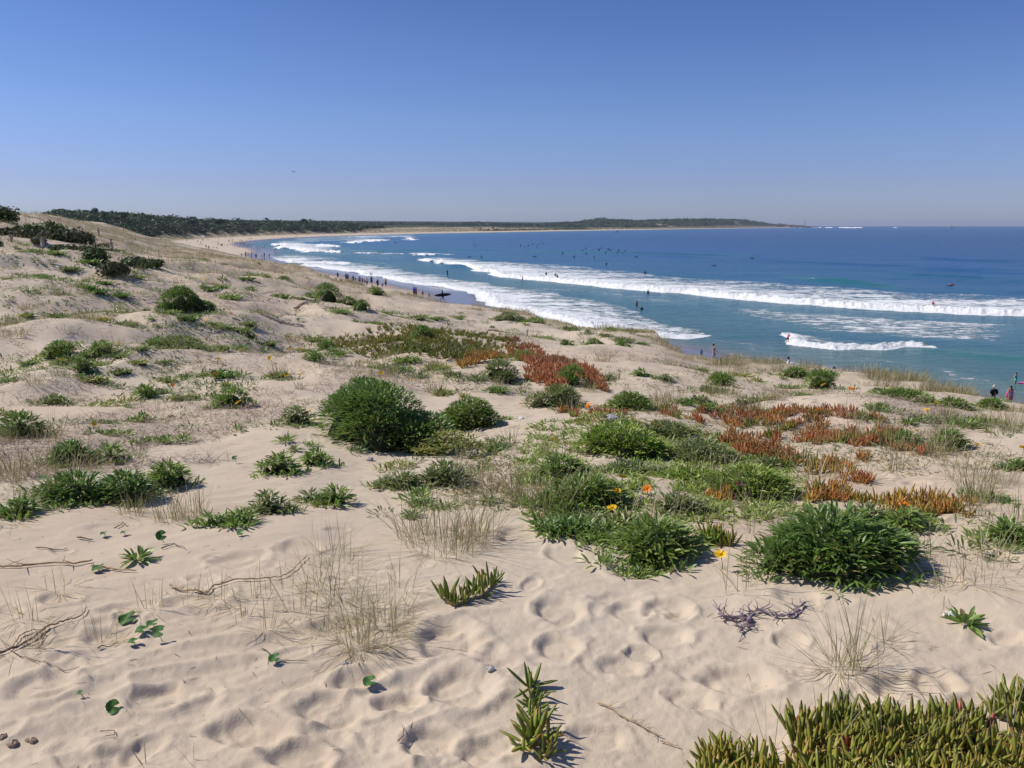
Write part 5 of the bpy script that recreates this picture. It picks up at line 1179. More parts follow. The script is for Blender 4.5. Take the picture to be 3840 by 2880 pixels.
def piece(pose, kind, fine=False):
    key = (pose, kind, fine)
    if key not in CACHE:
        j = POSE[pose]
        if kind == 'body': CACHE[key] = fuse('person', body_segs(j, fine), M['skin'], .0095 if fine else .026, 3 if fine else 1)
        else: CACHE[key] = fuse(PART[kind], clothes_segs(j, kind), M['hair'] if 'hair' in kind else M['cloth'], .016 if fine else .028, 2)
    return CACHE[key]
NP = 0
def person(u, v, h, pose, rot, wear, label, z=0.0, fine=False, dark=False, group=None, D=None, sink=0.0, xy=None):
    """u, v: where the feet meet the plane z; wear: [(piece, colour)]"""
    x, y = xy if xy else on_plane(u, v, z); x = float(x); y = float(y)
    if sink == 0 and z >= 0: z = max(float(ground(x, y)[0]), -.05)
    k = h/1.75; me = piece(pose, 'body', fine)
    o = link('person', me, None, (x, y, z-sink), R(rot), k*random.uniform(.98, 1.02))
    if dark: o.data = CACHE.setdefault((pose, 'dark', fine), me.copy()); o.data.materials.clear(); o.data.materials.append(M['skin2'])
    for w, c in wear:
        c2 = link(PART[w], piece(pose, w, fine), o)
        if 'hair' not in w: c2.color = (*c, 1)
    reg(o, u, v-8, 'person', 'person', group, label); return o
BLK = (.012, .012, .016); NVY = (.015, .02, .06); WHT = (.7, .7, .7); RED = (.45, .04, .03); PNK = (.75, .12, .3); TEAL = (.12, .45, .5); GRY = (.2, .2, .24); BLU = (.05, .12, .5); TAN = (.35, .25, .16)
HR = ('hair', None); LH = ('longhair', None)
def zb(x, y): return 341.33+.15432*x, 202.67+.15432*y         # zoom coordinates noted from the photo
def zc(x, y): return (1240+.217*x)/3.75, (940+.217*y)/3.75
def zd(x, y): return (2580+.217*x)/3.75, (1220+.217*y)/3.75
def ze(x, y): return (3360+.217*x)/3.75, (1320+.217*y)/3.75
def zf(x, y): return (640+.217*x)/3.75, (820+.217*y)/3.75
G1 = 'people watching on the wet sand below the crest'
def crowd():
    # near, at the right
    person(*zd(225,605), 1.0, 'walk', 10, [('longsleeve', (.10, .28, .45)), ('trunks', (.12, .3, .5)), ('hat', (.06, .2, .42))], 'toddler in a blue swim top and blue hat at the water', .1, True)
    person(*zd(430,625), 1.66, 'walk', -70, [('dress', (.30, .26, .36)), LH, ('cap', (.45, .5, .5))], 'woman in a grey purple dress and pale cap walking', .12, True)
    person(*zd(1450,730), 1.25, 'stand', 30, [('shirt', (.7, .68, .75)), HR, ('cap', (.4, .5, .6))], 'child in a white shirt and pale cap half hidden by the dune', .5)
    person(*zd(1500,765), 1.6, 'bend', -60, [('shirt', BLK), HR], 'dark haired person in black leaning forward behind the dune', .5)
    person(*zd(1560,750), 1.2, 'stand', 0, [('shirt', BLK), HR], 'small dark child right of the leaning person', .5)
    person(*zd(1725,845), 1.7, 'stand', 60, [('shirt', WHT), ('shorts', BLK), ('cap', BLK)], 'person in a white shirt and black cap behind the dune edge', .6, True)
    person(*zb(*(0, 0)), 1.0, 'stand', 0, [], 'x', 0) if False else None
    x, y = on_plane(833, 372, .6); person(833, 386, 1.74, 'stand', 15, [('shorts', NVY), ('cap', BLK)], 'bare backed man in a black cap behind the dune edge', .6, True)
    person(*ze(1660,985), 1.76, 'folded', 5, [('shirt', BLK), ('shorts', GRY), ('straw', (.5, .42, .32))], 'man in a black shirt and straw sun hat with his back turned', .3, True)
    g = person(*ze(1955,900), 1.45, 'stand', 5, [('swimsuit', (.45, .3, .42)), ('bikini', PNK), LH], 'girl in a pink and grey swimsuit holding a pink board', .15, True)
    b = bodyboard((1.0, .16, .38), 'pink bodyboard held behind the girl at the water'); b.location = g.location+Vector((.12, .26, .62)); b.rotation_euler = (R(82), 0, R(10)); b.scale = (1, .95, 1)
    g = person(*ze(2060,545), 1.35, 'reach', 35, [('swimsuit', TEAL), HR], 'girl in a turquoise swimsuit wading with a pink board', 0, True, sink=.42)
    b = bodyboard((1.0, .12, .35), 'pink bodyboard floating beside the wading girl'); b.location = g.location+Vector((.75, .0, .46)); b.rotation_euler = (R(4), R(3), R(-80))
    # in the shore break
    g = person(*zd(1720,300), 1.35, 'jump', -35, [('trunks', BLK), ('longsleeve', PNK), HR], 'bodyboarder in a pink top diving over a small wave', 0, True, sink=.25)
    # the surfer with the long board and those near
    g = person(*zc(1930,880), 1.78, 'carry', -88, [('wetsuit', BLK), HR], 'surfer in a black wetsuit carrying a long dark board', .05, True)
    b = surfboard(2.75, (.02, .02, .03), 'long dark surfboard carried under the arm of the walking surfer'); b.location = g.location+Vector((.10, -.33, .98)); b.rotation_euler = (0, R(84), R(90)); b.rotation_euler.rotate_axis('Z', R(-5))
    person(*zc(1445,825), 1.78, 'stand', -20, [('shirt', (.05, .08, .55)), ('shorts', BLK), HR], 'man in a bright blue shirt and black shorts on wet sand', .15, True)
    person(*zc(1478,820), 1.68, 'reach', 150, [('dress', (.10, .08, .07)), HR], 'woman in dark brown standing close to the man in blue', .15, True)
    person(*zc(1592,832), 1.15, 'stand', 0, [('swimsuit', BLK), LH], 'small girl in black between the couple and the surfer', .1)
    person(*zc(1700,845), 1.2, 'walk', -60, [('shirt', (.3, .35, .35)), ('shorts', NVY), ('cap', BLK)], 'boy in a dark cap kicking along the wet sand', .1)
    for (x, y, h, lab, w) in [(2060,1150,1.6,'person in a dark cap whose head shows over the dune',[('shirt', TAN), ('cap', BLK)])]: person(*zc(x, y), h, 'stand', 40, w, lab, .3)
    person(*zb(816,742), 1.7, 'stand', -30, [('shirt', BLK), ('cap', BLK)], 'dark capped person behind the crest right of the surfer', .3)
    person(*zb(942,735), 1.2, 'stand', 0, [('shirt', NVY), HR], 'child whose dark head shows over the crest', .3)
    person(*zb(1067,755), 1.75, 'stand', 20, [('shirt', GRY), ('cap', (.3, .3, .32))], 'person in grey with a grey cap behind the crest grass', .4)
    # the row of watchers
    row = [(70,535,1.1,'sit',WHT,'person in white sitting left of the dark standing child'), (95,520,1.0,'sit',RED,'child in red sitting at the left end of the watchers'), (125,500,1.5,'stand',BLK,'dark child standing over the sitting ones'), (175,545,1.3,'sit',TAN,'tanned person sitting at the left of the row'),
           (268,540,1.65,'stand',BLK,'dark clothed man at the left of the watchers'), (298,545,1.75,'stand',(.12, .14, .2),'man in dark blue with a pale cap'), (393,578,1.65,'reach',NVY,'woman in navy carrying a dark bag'),
           (505,600,1.68,'akimbo',(.22, .2, .12),'person in olive with hands on hips'), (553,605,1.4,'stand',(.5, .06, .04),'child in a red top'), (592,600,1.25,'stand',(.4, .3, .35),'small child between the red and the white top'), (632,632,1.7,'akimbo',(.6, .5, .55),'woman in a pale pink top with hands on hips'),
           (708,612,1.78,'stand',(.06, .09, .13),'tall man in dark grey blue in the row'), (715,680,.95,'bend',(.55, .12, .12),'toddler in coral crouching in front of the row'), (815,667,1.72,'stand',(.02, .025, .05),'man in navy with a dark backpack'), (890,672,1.25,'bend',(.03, .03, .05),'dark child bending to the sand'), (953,645,1.76,'reach',None,'bare chested man in blue swim shorts')]
    for i, (x, y, h, p, c, lab) in enumerate(row):
        w = [('shirt', c)] if c else []
        w += [('shorts', NVY if c is None or i % 2 else (.05, .05, .07)), HR if i != 5 else ('cap', WHT)]
        o = person(*zc(x, y), h, p, random.uniform(-40, 30), w, lab, .25, False, i % 3 == 1, G1)
        if i in (6, 13):
            bg_ = fuse('bag', [((0, 0, 0), (0, 0, .22), .15, .13)], M['cloth'], .03); q = link('carried_bag' if i == 6 else 'backpack', bg_, None, o.location+Vector((.42, .1, .75) if i == 6 else (-.08, -.2, 1.12)), 0); q.color = (*BLK, 1)
            reg(q, u_of(q), 0, 'bag', 'bag', None, 'dark bag held by the woman in navy' if i == 6 else 'dark backpack on the man in navy')
    # in the water near the watchers
    person(*zb(192,474), 1.7, 'splash', 100, [('wetsuit', BLK), HR], 'dark swimmer wading in the white water behind the watchers', 0, sink=.85)
    person(*zb(689,472), 1.75, 'phone', 60, [('wetsuit', BLK), LH], 'person in a black wetsuit standing thigh deep at the big wave', 0, sink=.35)
    person(*zb(1175,506), 1.3, 'walk', 60, [('shorts', BLK), HR], 'boy in black shorts wading in front of the white water', 0, sink=.2)
    person(*zb(1327,470), 1.7, 'stand', 0, [('shirt', BLK), HR], 'person in black standing waist deep in foam', 0, sink=.8)
    person(*zb(1288,480), 1.6, 'paddle', -60, [('trunks', BLK), HR], 'swimmer stretched out in the foam', 0, sink=.1)
    person(*zb(1388,478), 1.7, 'stand', 0, [('shirt', (.3, .1, .06)), HR], 'tanned person behind the blue board', 0, sink=.85)
    g = person(*zb(1400,490), 1.7, 'stand', -60, [('wetsuit', BLK), HR], 'person in a wetsuit leaning on the blue board', 0, sink=.75)
    b = surfboard(2.3, (.03, .06, .35), 'dark blue board pushed through the white water'); b.location = g.location+Vector((1.7, -.7, .95)); b.rotation_euler = (R(12), 0, R(-75))
    person(*zb(1968,466), 1.75, 'splash', 0, [('wetsuit', BLK), HR], 'dark surfer waist deep behind the long breaker', 0, sink=.75).scale *= 1.0
    g = person(*zb(1985,590), 1.7, 'straddle', -70, [('wetsuit', BLK), HR], 'dark swimmer holding a bright blue board', 0, sink=.05)
    b = surfboard(1.9, (.02, .18, .75), 'bright blue foam board beside the dark swimmer'); b.location = g.location+Vector((1.6, .2, .18)); b.rotation_euler = (R(-6), 0, R(-84))
    person(*zb(1914,688), 1.65, 'phone', 40, [('bikini', BLK), ('trunks', BLK), LH], 'woman in a black bikini standing knee deep', 0, sink=.3)
    person(*zb(1947,694), 1.6, 'stand', 10, [('shirt', BLK), LH], 'person in water up to the chest beside the woman', 0, sink=1.1)
    person(*zb(350,264), 1.75, 'stand', 0, [('wetsuit', BLK), HR], 'lone dark surfer standing far out near the left breakers', 0, sink=.3)
    x3 = lambda x, y: (682.67+.15432*x, 202.67+.15432*y)
    def padd(u, v, c, lab, blab, bc=(.6, .6, .58), rot=-75):
        g = person(u, v, 1.75, 'paddle', rot, [('wetsuit' if c is BLK else 'shirt', c), HR], lab, 0, sink=-.06)
        b = surfboard(2.1, bc, blab); b.location = g.location+Vector((0, 0, -.02)); b.rotation_euler = (0, 0, R(rot))
    padd(*x3(450,361), BLK, 'farthest paddling surfer right of the line up', 'board of the farthest paddler')
    padd(*x3(200,412), BLK, 'dark surfer paddling alone left of the middle', 'board under the lone dark paddler')
    padd(*x3(1735,538), (.35, .06, .03), 'surfer in a red top paddling above the breaker at right', 'board under the surfer in red', (.05, .05, .06))
    g = person(*x3(1620,668), 1.7, 'splash', -90, [('longsleeve', (.28, .03, .05)), HR], 'swimmer in a maroon top with an arm out in the foam', 0, sink=.95)
    # line up: surfers sitting on their boards
    LU = [(1565,314),(1583,301),(1585,333),(1665,306),(1672,312),(1683,300),(1712,331),(1725,307),(1732,303),(1742,312),(1797,313),(1786,332),(1794,325),(1820,335),(1836,321),(1510,356),(1637,361),(1435,331),
          (1720,405),(765,239),(780,219),(806,219),(862,219),(1363,243),(1093,266),(1160,277),(1162,283),(1183,287),(1212,281),(1240,273),(1265,286),(1283,271),(1307,268),(908,359),(242,325),(268,325)]
    GL = 'surfers waiting on their boards in the line up'
    for i, (x, y) in enumerate(LU):
        u, v = zb(x, y); rot = random.uniform(-120, 60)
        g = person(u, v, 1.75, 'straddle', rot, [('wetsuit', BLK), HR], None, 0, sink=-.04, group=GL)
        b = surfboard(1.95, random.choice([(.7, .7, .68), (.6, .6, .4), (.1, .1, .12)]), None); b.location = g.location+Vector((0, 0, -.02)); b.rotation_euler = (R(-7), 0, R(rot)); b['group'] = 'boards under the waiting surfers'
    for x, y, lab in [(1908,354,'surfer lying flat right of the line up'), (1250,352,'surfer lying flat in the middle of the bay'), (827,354,'surfer lying flat before the green swell'), (867,279,'surfer lying flat far out at centre')]:
        padd(*zb(x, y), BLK, lab, 'board under the '+lab[7:], rot=random.choice([-80, 70]))
    # the beach further along
    BP_ = [(283,425,1.75,'stand'),(468,430,1.7,'stand'),(522,455,1.7,'stand'),(545,480,1.6,'bend'),(540,405,1.7,'stand'),(560,400,1.7,'stand'),(575,405,1.65,'stand'),(648,400,1.75,'stand'),(612,520,1.6,'stand'),(622,535,1.6,'stand'),
           (655,545,1.6,'stand'),(668,545,1.7,'stand'),(740,530,1.5,'sit'),(805,535,1.5,'sit'),(790,525,1.4,'sit'),(830,385,1.7,'stand'),(815,470,1.6,'stand'),(832,470,1.6,'stand'),(820,430,1.7,'stand'),(870,485,1.7,'stand'),
           (885,488,1.6,'stand'),(897,485,1.7,'stand'),(930,465,1.6,'lie'),(985,472,1.5,'sit'),(1003,410,1.7,'stand'),(1015,410,1.7,'walk'),(1037,375,1.7,'stand'),(1046,415,1.7,'stand'),(1070,420,1.75,'stand'),(1072,385,1.7,'stand'),
           (1100,430,1.6,'stand'),(1122,435,1.6,'stand'),(1152,433,1.6,'stand'),(1175,435,1.65,'walk'),(1195,445,1.7,'stand'),(1200,400,1.7,'stand'),(1222,398,1.7,'stand'),(1240,402,1.75,'walk'),(1215,448,1.7,'stand'),(1230,448,1.6,'stand'),
           (1258,450,1.6,'stand'),(1283,450,1.65,'stand'),(1315,485,1.75,'stand'),(1333,485,1.7,'stand'),(1352,465,1.7,'stand'),(1392,482,1.7,'stand'),(1193,490,1.6,'sit'),(1340,370,1.7,'stand'),(1376,365,1.7,'stand'),(1397,362,1.7,'stand'),
           (1495,540,1.7,'walk'),(1538,545,1.65,'stand'),(1585,500,1.2,'walk'),(1625,492,1.7,'stand'),(1222,640,1.6,'sit'),(1300,640,1.75,'stand'),(1340,650,1.7,'stand'),(1403,630,1.75,'stand'),(1300,690,1.7,'stand'),(1395,700,1.75,'akimbo'),
           (1463,680,1.75,'stand'),(1486,682,1.75,'stand'),(1578,665,1.2,'stand'),(1612,655,1.7,'akimbo'),(1622,650,1.7,'stand'),(1803,560,1.75,'stand'),(1652,428,1.7,'splash'),(1708,650,1.3,'stand'),(1615,765,1.75,'akimbo'),(1765,845,1.75,'walk'),
           (1930,865,1.2,'stand'),(1990,870,1.6,'stand'),(2020,865,1.6,'stand'),(955,355,1.6,'sit'),(375,395,1.6,'sit'),(330,445,1.6,'lie'),(715,415,1.6,'lie'),(770,415,1.6,'lie'),(500,465,1.6,'lie'),(2155,325,1.7,'stand'),(2172,327,1.7,'stand'),(2190,318,1.7,'stand'),(1938,302,1.7,'stand'),(1927,338,1.7,'stand'),(1790,305,1.7,'stand'),(1800,305,1.7,'stand')]
    CC = [(BLK, 'black'), (NVY, 'navy'), ((.5, .5, .5), 'pale grey'), (RED, 'red'), ((.2, .25, .4), 'grey blue'), ((.4, .1, .2), 'plum'), ((.1, .1, .1), 'dark')]
    for i, (x, y, h, p) in enumerate(BP_):
        c, cn = CC[(i*5+x) % 7]; u, v = zf(x, y); w = [('shirt', c), ('shorts', CC[(i*3) % 4][0]), HR] if i % 3 else [('trunks', c), HR]
        o = person(u, v, h, p, random.uniform(0, 360), w, None, .35, False, i % 2 == 0, 'beachgoers along the far curve of the beach', sink=0.0 if x not in (1652,) else .8)
        TH[-1][3] = f"{'sitting' if p == 'sit' else 'lying' if p == 'lie' else 'walking' if p == 'walk' else 'standing'} beachgoer in {cn}"
def u_of(o): return float(project(o.location.x, o.location.y, o.location.z)[0])
def board_mesh(L, W, T, name, m, nose=.9):
    t = np.linspace(0, 1, 15); w = W/2*np.clip(np.sin(np.pi*np.clip(t*.94+.05, 0, 1)), 0.02, 1)**.55; y = (t-.5)*L; rk = .05*L*(t**4)*1.0
    a = np.arange(10)/10*2*math.pi; V = np.stack([w[:, None]*np.cos(a), np.repeat(y[:, None], 10, 1), rk[:, None]+T/2*np.sin(a)*np.clip(w[:, None]/(W/2)*1.3, .1, 1)], -1).reshape(-1, 3)
    Fq = np.vstack([grid_faces(15, 10, True), [[i, i+1, 9-i-0, 9-i] for i in range(0)] or np.zeros((0, 4), int)])
    return mesh_np(name, V, Fq, m)
BM = {}
def surfboard(L, c, lab):
    if ('s', L) not in BM: BM[('s', L)] = (board_mesh(L, .56, .07, 'surfboard', M['cloth']), mk('fin', [(*tube([(0, -L*.42, -.02), (0, -L*.46, -.16)], .03, .008, 4), 0)], [M['white']]))
    o = link('surfboard', BM[('s', L)][0]); o.color = (*c, 1); f = link('fin', BM[('s', L)][1], o)
    reg(o, 0, 0, 'surfboard', 'surfboard', None, lab); o['late'] = 1; return o
def bodyboard(c, lab):
    if 'b' not in BM: BM['b'] = board_mesh(1.05, .62, .06, 'bodyboard', M['cloth'])
    o = link('bodyboard', BM['b']); o.color = (*c, 1); reg(o, 0, 0, 'bodyboard', 'bodyboard', None, lab); o['late'] = 1; return o
crowd()
# umbrella and shelter on the beach
def shelter():
    x, y = on_plane(*zf(575, 352), 1.2); z = float(ground(x, y)[0]); root = bpy.data.objects.new('beach_umbrella', None); col.objects.link(root); root.location = (float(x), float(y), z)
    a = np.arange(12)/12*6.283; r = np.array([.02, .7, 1.25, 1.5]); zz = np.array([2.35, 2.22, 2.0, 1.82]); V = np.stack([r[:, None]*np.cos(a), r[:, None]*np.sin(a), np.repeat(zz[:, None], 12, 1)], -1).reshape(-1, 3)
    link('canopy', mesh_np('canopy', V, grid_faces(4, 12, True), M['white']), root); link('pole', mk('pole', [(*tube([(0, 0, -.1), (0, 0, 2.3)], .02, .02, 6), 0)], [M['post']]), root)
    reg(root, 183, 237, 'umbrella', 'beach umbrella', None, 'pale beach umbrella among the seated group on the far sand')
shelter()
# ------------------------------------------------------------------ fence posts and torn cloth
def posts():
    for u, vb, hpx, D, lab in [(43.2,248.5,16,25,'tallest weathered fence post on the left dune'), (12,246,9.5,25,'short grey post near the left edge'), (89.6,252.5,14,23,'post holding the torn shade cloth'), (112,254,13,22.5,'rightmost post beyond the shade cloth'),
                               (99.2,240,8,32,'farthest post behind the dark shrubs'), (19,218,4.5,48,'small post on the skyline'), (136,243,5,60,'distant post on the grassy slope right of the others'), (124,234,4,80,'faint distant post on the far slope')]:
        x, y, ok = hits([u], [vb]); D2 = float(y[0]) if ok[0] and abs(float(y[0])-D) < D*.6 else D; x, y, z = at_depth(u, vb, D2); x, y = float(x), float(y); z = float(ground(x, y)[0]); h = hpx*D2/F*1.05; r = max(.035, .055)
        me = mk('fence_post', [(*tube([(0, 0, -.15), (.004, 0, h*.3), (-.004, .002, h*.7), (0, 0, h-.012), (0, 0, h)], r, r*.96, 10), 0)], [M['post']])
        root = link('fence_post', me, None, (x, y, z)); root.rotation_euler = (random.uniform(-.05, .05), random.uniform(-.05, .05), 0)
        # sawn top
        a = np.arange(8)/8*6.283; V = np.array([(r*.98*math.cos(t), r*.98*math.sin(t), h+.002) for t in np.arange(12)/12*6.283]+[(0, 0, h+.008)]); Fq = [[i, (i+1) % 12, 12, 12] for i in range(12)]
        top = bpy.data.meshes.new('sawn_top'); top.from_pydata(V.tolist(), [], [(i, (i+1) % 12, 12) for i in range(12)]); top.materials.append(M['post']); link('sawn_top', top, root)
        reg(root, u, vb-6, 'fence post', 'post', 'old fence posts on the dune', lab)
    x0, y0, _ = at_depth(90, 254, 23); x1, y1, _ = at_depth(101, 259.5, 20.8); n, m = 16, 8; V = []
    for i in range(n):
        t = i/(n-1); x = x0+(x1-x0)*t; y = y0+(y1-y0)*t; g = float(ground(x, y)[0]); top = .26*(1-t**2.2)+.08*math.sin(t*3.1)
        for j in range(m): q = j/(m-1); V.append((x+.03*math.sin(q*5+t*9), y+.03*math.cos(t*8+q*3), g-.04+q*(top+.05)))
    me = mesh_np('shade_cloth', V, grid_faces(n, m), M['fence']); me.materials[0] = M['fence']
    o = link('shade_cloth', me); s = o.modifiers.new('s', 'SOLIDIFY'); s.thickness = .006; reg(o, 97, 254, 'shade cloth', 'cloth', None, 'torn brown shade cloth sagging from the post on the left dune')
posts()
# ------------------------------------------------------------------ far buildings, boats, rocks
def boxes(L):
    V = []; Fq = []
    for x0, y0, z0, x1, y1, z1 in L:
        o = len(V); V += [(x0, y0, z0), (x1, y0, z0), (x1, y1, z0), (x0, y1, z0), (x0, y0, z1), (x1, y0, z1), (x1, y1, z1), (x0, y1, z1)]
        Fq += [[o+a for a in q] for q in ((0, 3, 2, 1), (4, 5, 6, 7), (0, 1, 5, 4), (1, 2, 6, 5), (2, 3, 7, 6), (3, 0, 4, 7))]
    return V, Fq
def building(u0, u1, vt, D, mm, lab, depth=40, nwin=6, vb=None, roof=True):
    a0, b = raydir(u0, vt); a1, _ = raydir(u1, vt); x0, x1 = float(a0)*D, float(a1)*D; zt = float(H+b*D); zg = float(ground((x0+x1)/2, D)[0])-2; w = x1-x0; h = max(zt-zg, 4)
    root = bpy.data.objects.new('industrial_building', None); col.objects.link(root); root.location = ((x0+x1)/2, D, zg)
    V, Fq = boxes([(-w/2, 0, 0, w/2, depth, h)]); link('wall', mesh_np('wall', V, Fq, M[mm], smooth=False), root)
    V, Fq = boxes([(-w/2-.6, -.6, h, w/2+.6, depth+.6, h+.8)]); link('roof', mesh_np('roof', V, Fq, M['concrete'] if mm == 'concrete' else M['greybuild'], smooth=False), root)
    fh = min(h*.3, 6)
    for i in range(nwin):
        xx = -w/2+w*(i+.2)/nwin; V, Fq = boxes([(xx, -.3, h-1-fh, xx+w/nwin*.6, .05, h-1-fh*.35)]); link('window', mesh_np('window', V, Fq, M['dark'], smooth=False), root)
    reg(root, (u0+u1)/2, vt, 'building', 'building', None, lab)
# zoom strip 7: u = (1200+.452 x)/3.75, v = (780+.4528 y)/3.75
s7 = lambda x: (1200+.4521*x)/3.75
v7 = lambda y: (780+.4521*y)/3.75
building(s7(766), s7(815), v7(122), 3150, 'greybuild', 'tall grey block on the far skyline', 50, 8)
building(s7(788), s7(826), v7(141), 2980, 'concrete', 'low pale shed below the tall grey block', 30, 4)
building(s7(857), s7(904), v7(141), 2990, 'concrete', 'white storage building between the block and the long sheds', 50, 4)
building(s7(928), s7(1006), v7(140), 3000, 'concrete', 'long white shed in the far industrial area', 50, 8)
building(s7(1008), s7(1052), v7(141), 3010, 'concrete', 'white shed right of the long white shed', 50, 5)
building(s7(1058), s7(1112), v7(145), 3015, 'concrete', 'rightmost white shed of the far industrial area', 50, 5)
building(s7(976), s7(1115), v7(152), 2900, 'concrete', 'lowest and longest white shed nearest the far beach', 40, 12)
building(s7(765), s7(812), v7(155), 2880, 'concrete', 'small pale shed lowest on the left of the far sheds', 30, 4)
def chimney(u, vt, D, r, lab):
    a, b = raydir(u, vt); x = float(a)*D; zt = float(H+b*D); zg = float(ground(x, D)[0]); root = link('chimney', mk('chimney', [(*tube([(0, 0, -1), (0, 0, (zt-zg)*.5), (0, 0, zt-zg)], r, r*.7, 10), 0)], [M['greybuild']]), None, (x, D, zg)); reg(root, u, vt, 'chimney', 'chimney', None, lab)
chimney(s7(814), v7(112), 3140, 1.4, 'thin chimney behind the tall grey block'); chimney((2000+.5425*1877)/3.75, 218.6+2.2, 4900, 2.6, 'slim tower near the tip of the headland')
def boat(u, v, L, lab, mast=False, rot=90):
    x, y = on_plane(u, v); root = bpy.data.objects.new('motor_boat', None); col.objects.link(root); root.location = (float(x), float(y), 0); root.rotation_euler = (0, 0, R(rot))
    t = np.linspace(0, 1, 9); w = .17*L*np.clip(1-((t-.35)/.68)**4, 0.03, 1); hh = .12*L+.05*L*t**2
    V = []; 
    for i in range(9):
        for a, b in ((-1, 1), (-.9, .35), (0, -.15), (.9, .35), (1, 1)): V.append((a*w[i], (t[i]-.5)*L, b*hh[i]))
    V = np.array(V); Fq = list(grid_faces(9, 5)); Fq += [[i*5, i*5+4, i*5+9, i*5+5] for i in range(8)]
    link('hull', mesh_np('hull', V, np.array(Fq), M['white'], smooth=False), root)
    q = .07*L; V, Fq = boxes([(-.11*L, -.18*L, .11*L, .11*L, .12*L, .30*L), (-.13*L, -.22*L, .302*L, .13*L, .16*L, .325*L)]); link('cabin', mesh_np('cabin', V, Fq, M['white'], smooth=False), root)
    V, Fq = boxes([(-.112*L, -.10*L, .20*L, .112*L, .08*L, .27*L), (-.09*L, .118*L, .19*L, .09*L, .124*L, .27*L)]); link('window', mesh_np('window', V, Fq, M['dark'], smooth=False), root)
    link('mast', mk('mast', [(*tube([(0, -.05*L, .3*L), (0, -.05*L, .55*L)], .012*L, .006*L, 5), 0)], [M['greybuild']]), root); reg(root, u, v, 'boat', 'boat', None, lab)
boat(341.33+.15432*1782, 202.67+.15432*190, 9, 'white motor boat off the far beach'); boat(682.67+.15432*1738, 202.67+.15432*162, 28, 'white motor boat close to the horizon at right', rot=80)
boat(682.67+.15432*1155, 202.67+.15432*160, 18, 'small white boat at the end of the reef breakers')
boat(682.67+.15432*1556, 202.67+.15432*157.5, 16, 'tiny white boat on the horizon')
def rocks():
    P = []
    for k in range(46):
        u = rng.uniform(772, 822); D = 4950+rng.uniform(-250, 350); a, b = raydir(u, 226); x = float(a)*D; r = rng.uniform(5, 13)*(1 if u < 808 else .6)
        v, f = boxes([(-1, -1, -.5, 1, 1, 1)]); v = np.array(v)*r*rng.uniform(.6, 1.2, (8, 3)); v[:, 2] = np.clip(v[:, 2], -3, 7); P.append((v+np.array([x, D, max(0, float(ground(x, D, False)[0]))-.5]), np.array(f), np.full(8, .5), np.full(8, .5), 0))
    me = mk('headland_rocks', P, [M['rock']]); tag(link('headland_rocks', me), kind='structure')
rocks()
# ------------------------------------------------------------------ bird
def bird():
    x, y, z = at_depth(293.6, 172, 160); root = bpy.data.objects.new('seabird', None); col.objects.link(root); root.location = (float(x), float(y), float(z)); root.rotation_euler = (0, .2, 1.1)
    link('body', mk('body', [(*tube([(0, -.28, 0), (0, -.15, .02), (0, .05, .03), (0, .18, .02), (0, .26, .01)], .03, .02, 6), 0), (*tube([(0, -.12, .02), (0, .02, .03), (0, .15, .02)], .06, .05, 8), 0)], [M['hair']]), root)
    for s in (-1, 1):
        V = [(0, .08, .04), (0, -.06, .04), (s*.3, .12, .16), (s*.3, -.02, .15), (s*.62, -.02, .10), (s*.62, -.06, .10)]
        w = link('wing', mesh_np('wing', V, [[0, 1, 3, 2], [2, 3, 5, 4]], M['hair']), root); m = w.modifiers.new('s', 'SOLIDIFY'); m.thickness = .012
    reg(root, 293.6, 172, 'bird', 'bird', None, 'lone dark seabird in the sky left of centre')
bird()
# ------------------------------------------------------------------ flowers
def flower_meshes(mn):
    n = 13; a = np.arange(n)/n*6.283; d = np.c_[np.cos(a), np.sin(a), np.full(n, .35)]; b = d*np.array([.008, .008, 0])
    pet = strands(b, d, np.c_[0*a, 0*a, np.full(n, -.006)], np.full(n, .031), np.full(n, .0135), [.55, .95, 1.05, .8, .2], 4, 'vee', rng.random(n)*.9, .2)
    v, f, _, _ = dome(.012, .008, 1, nu=10, nv=4, sh=1.0); v[:, 2] += .018
    st = tube([(0, 0, -.115), (.006, .004, -.07), (.002, .002, -.02), (0, 0, .006)], .0022, .003, 5)
    return mk('flower', [(*pet, 0)], [M[mn]]), mk('flower_disc', [(v, f, np.full(len(v), .5), np.full(len(v), .5), 0)], [M['disc']]), mk('flower_stem', [(*st, 0)], [M['stem']])
FM = {k: flower_meshes(k) for k in ('yellow', 'orange', 'magenta')}
z4 = lambda x, y: (.15432*x, 293.33+.15432*y)
z5 = lambda x, y: (341.33+.15432*x, 320+.15432*y)
z6 = lambda x, y: (682.67+.15432*x, 320+.15432*y)
FL = [(*z4(x, y), 'yellow') for x, y in ((680,200),(425,317),(462,332),(405,393),(640,325),(270,447),(762,490),(620,915),(1418,438),(1562,405),(1857,515),(1942,513),(2010,790),(1550,742),(1833,396),(1945,338),(1985,352),(1750,440),(1422,315),(1865,212),(418,42),(325,42),(777,338),(1345,205))]
FL += [(*z4(x, y), 'orange') for x, y in ((1122,583),(1395,522),(1495,158),(1875,322))]
FL += [(*z5(x, y), 'yellow') for x, y in ((255,333),(125,340),(455,380),(1818,1083),(1750,1260),(2035,705),(562,215),(1780,1178),(1375,780))]+[(*z5(x, y), 'orange') for x, y in ((645,735),(1600,555),(1975,1143))]
FL += [(*z6(x, y), 'yellow') for x, y in ((738,328),(910,410),(1332,492),(1573,632),(1515,728),(1903,815),(2200,850),(1640,590))]+[(*z6(x, y), 'orange') for x, y in ((1102,470),(875,600),(1085,462),(1430,1215))]+[(*z6(352,1120), 'magenta')]
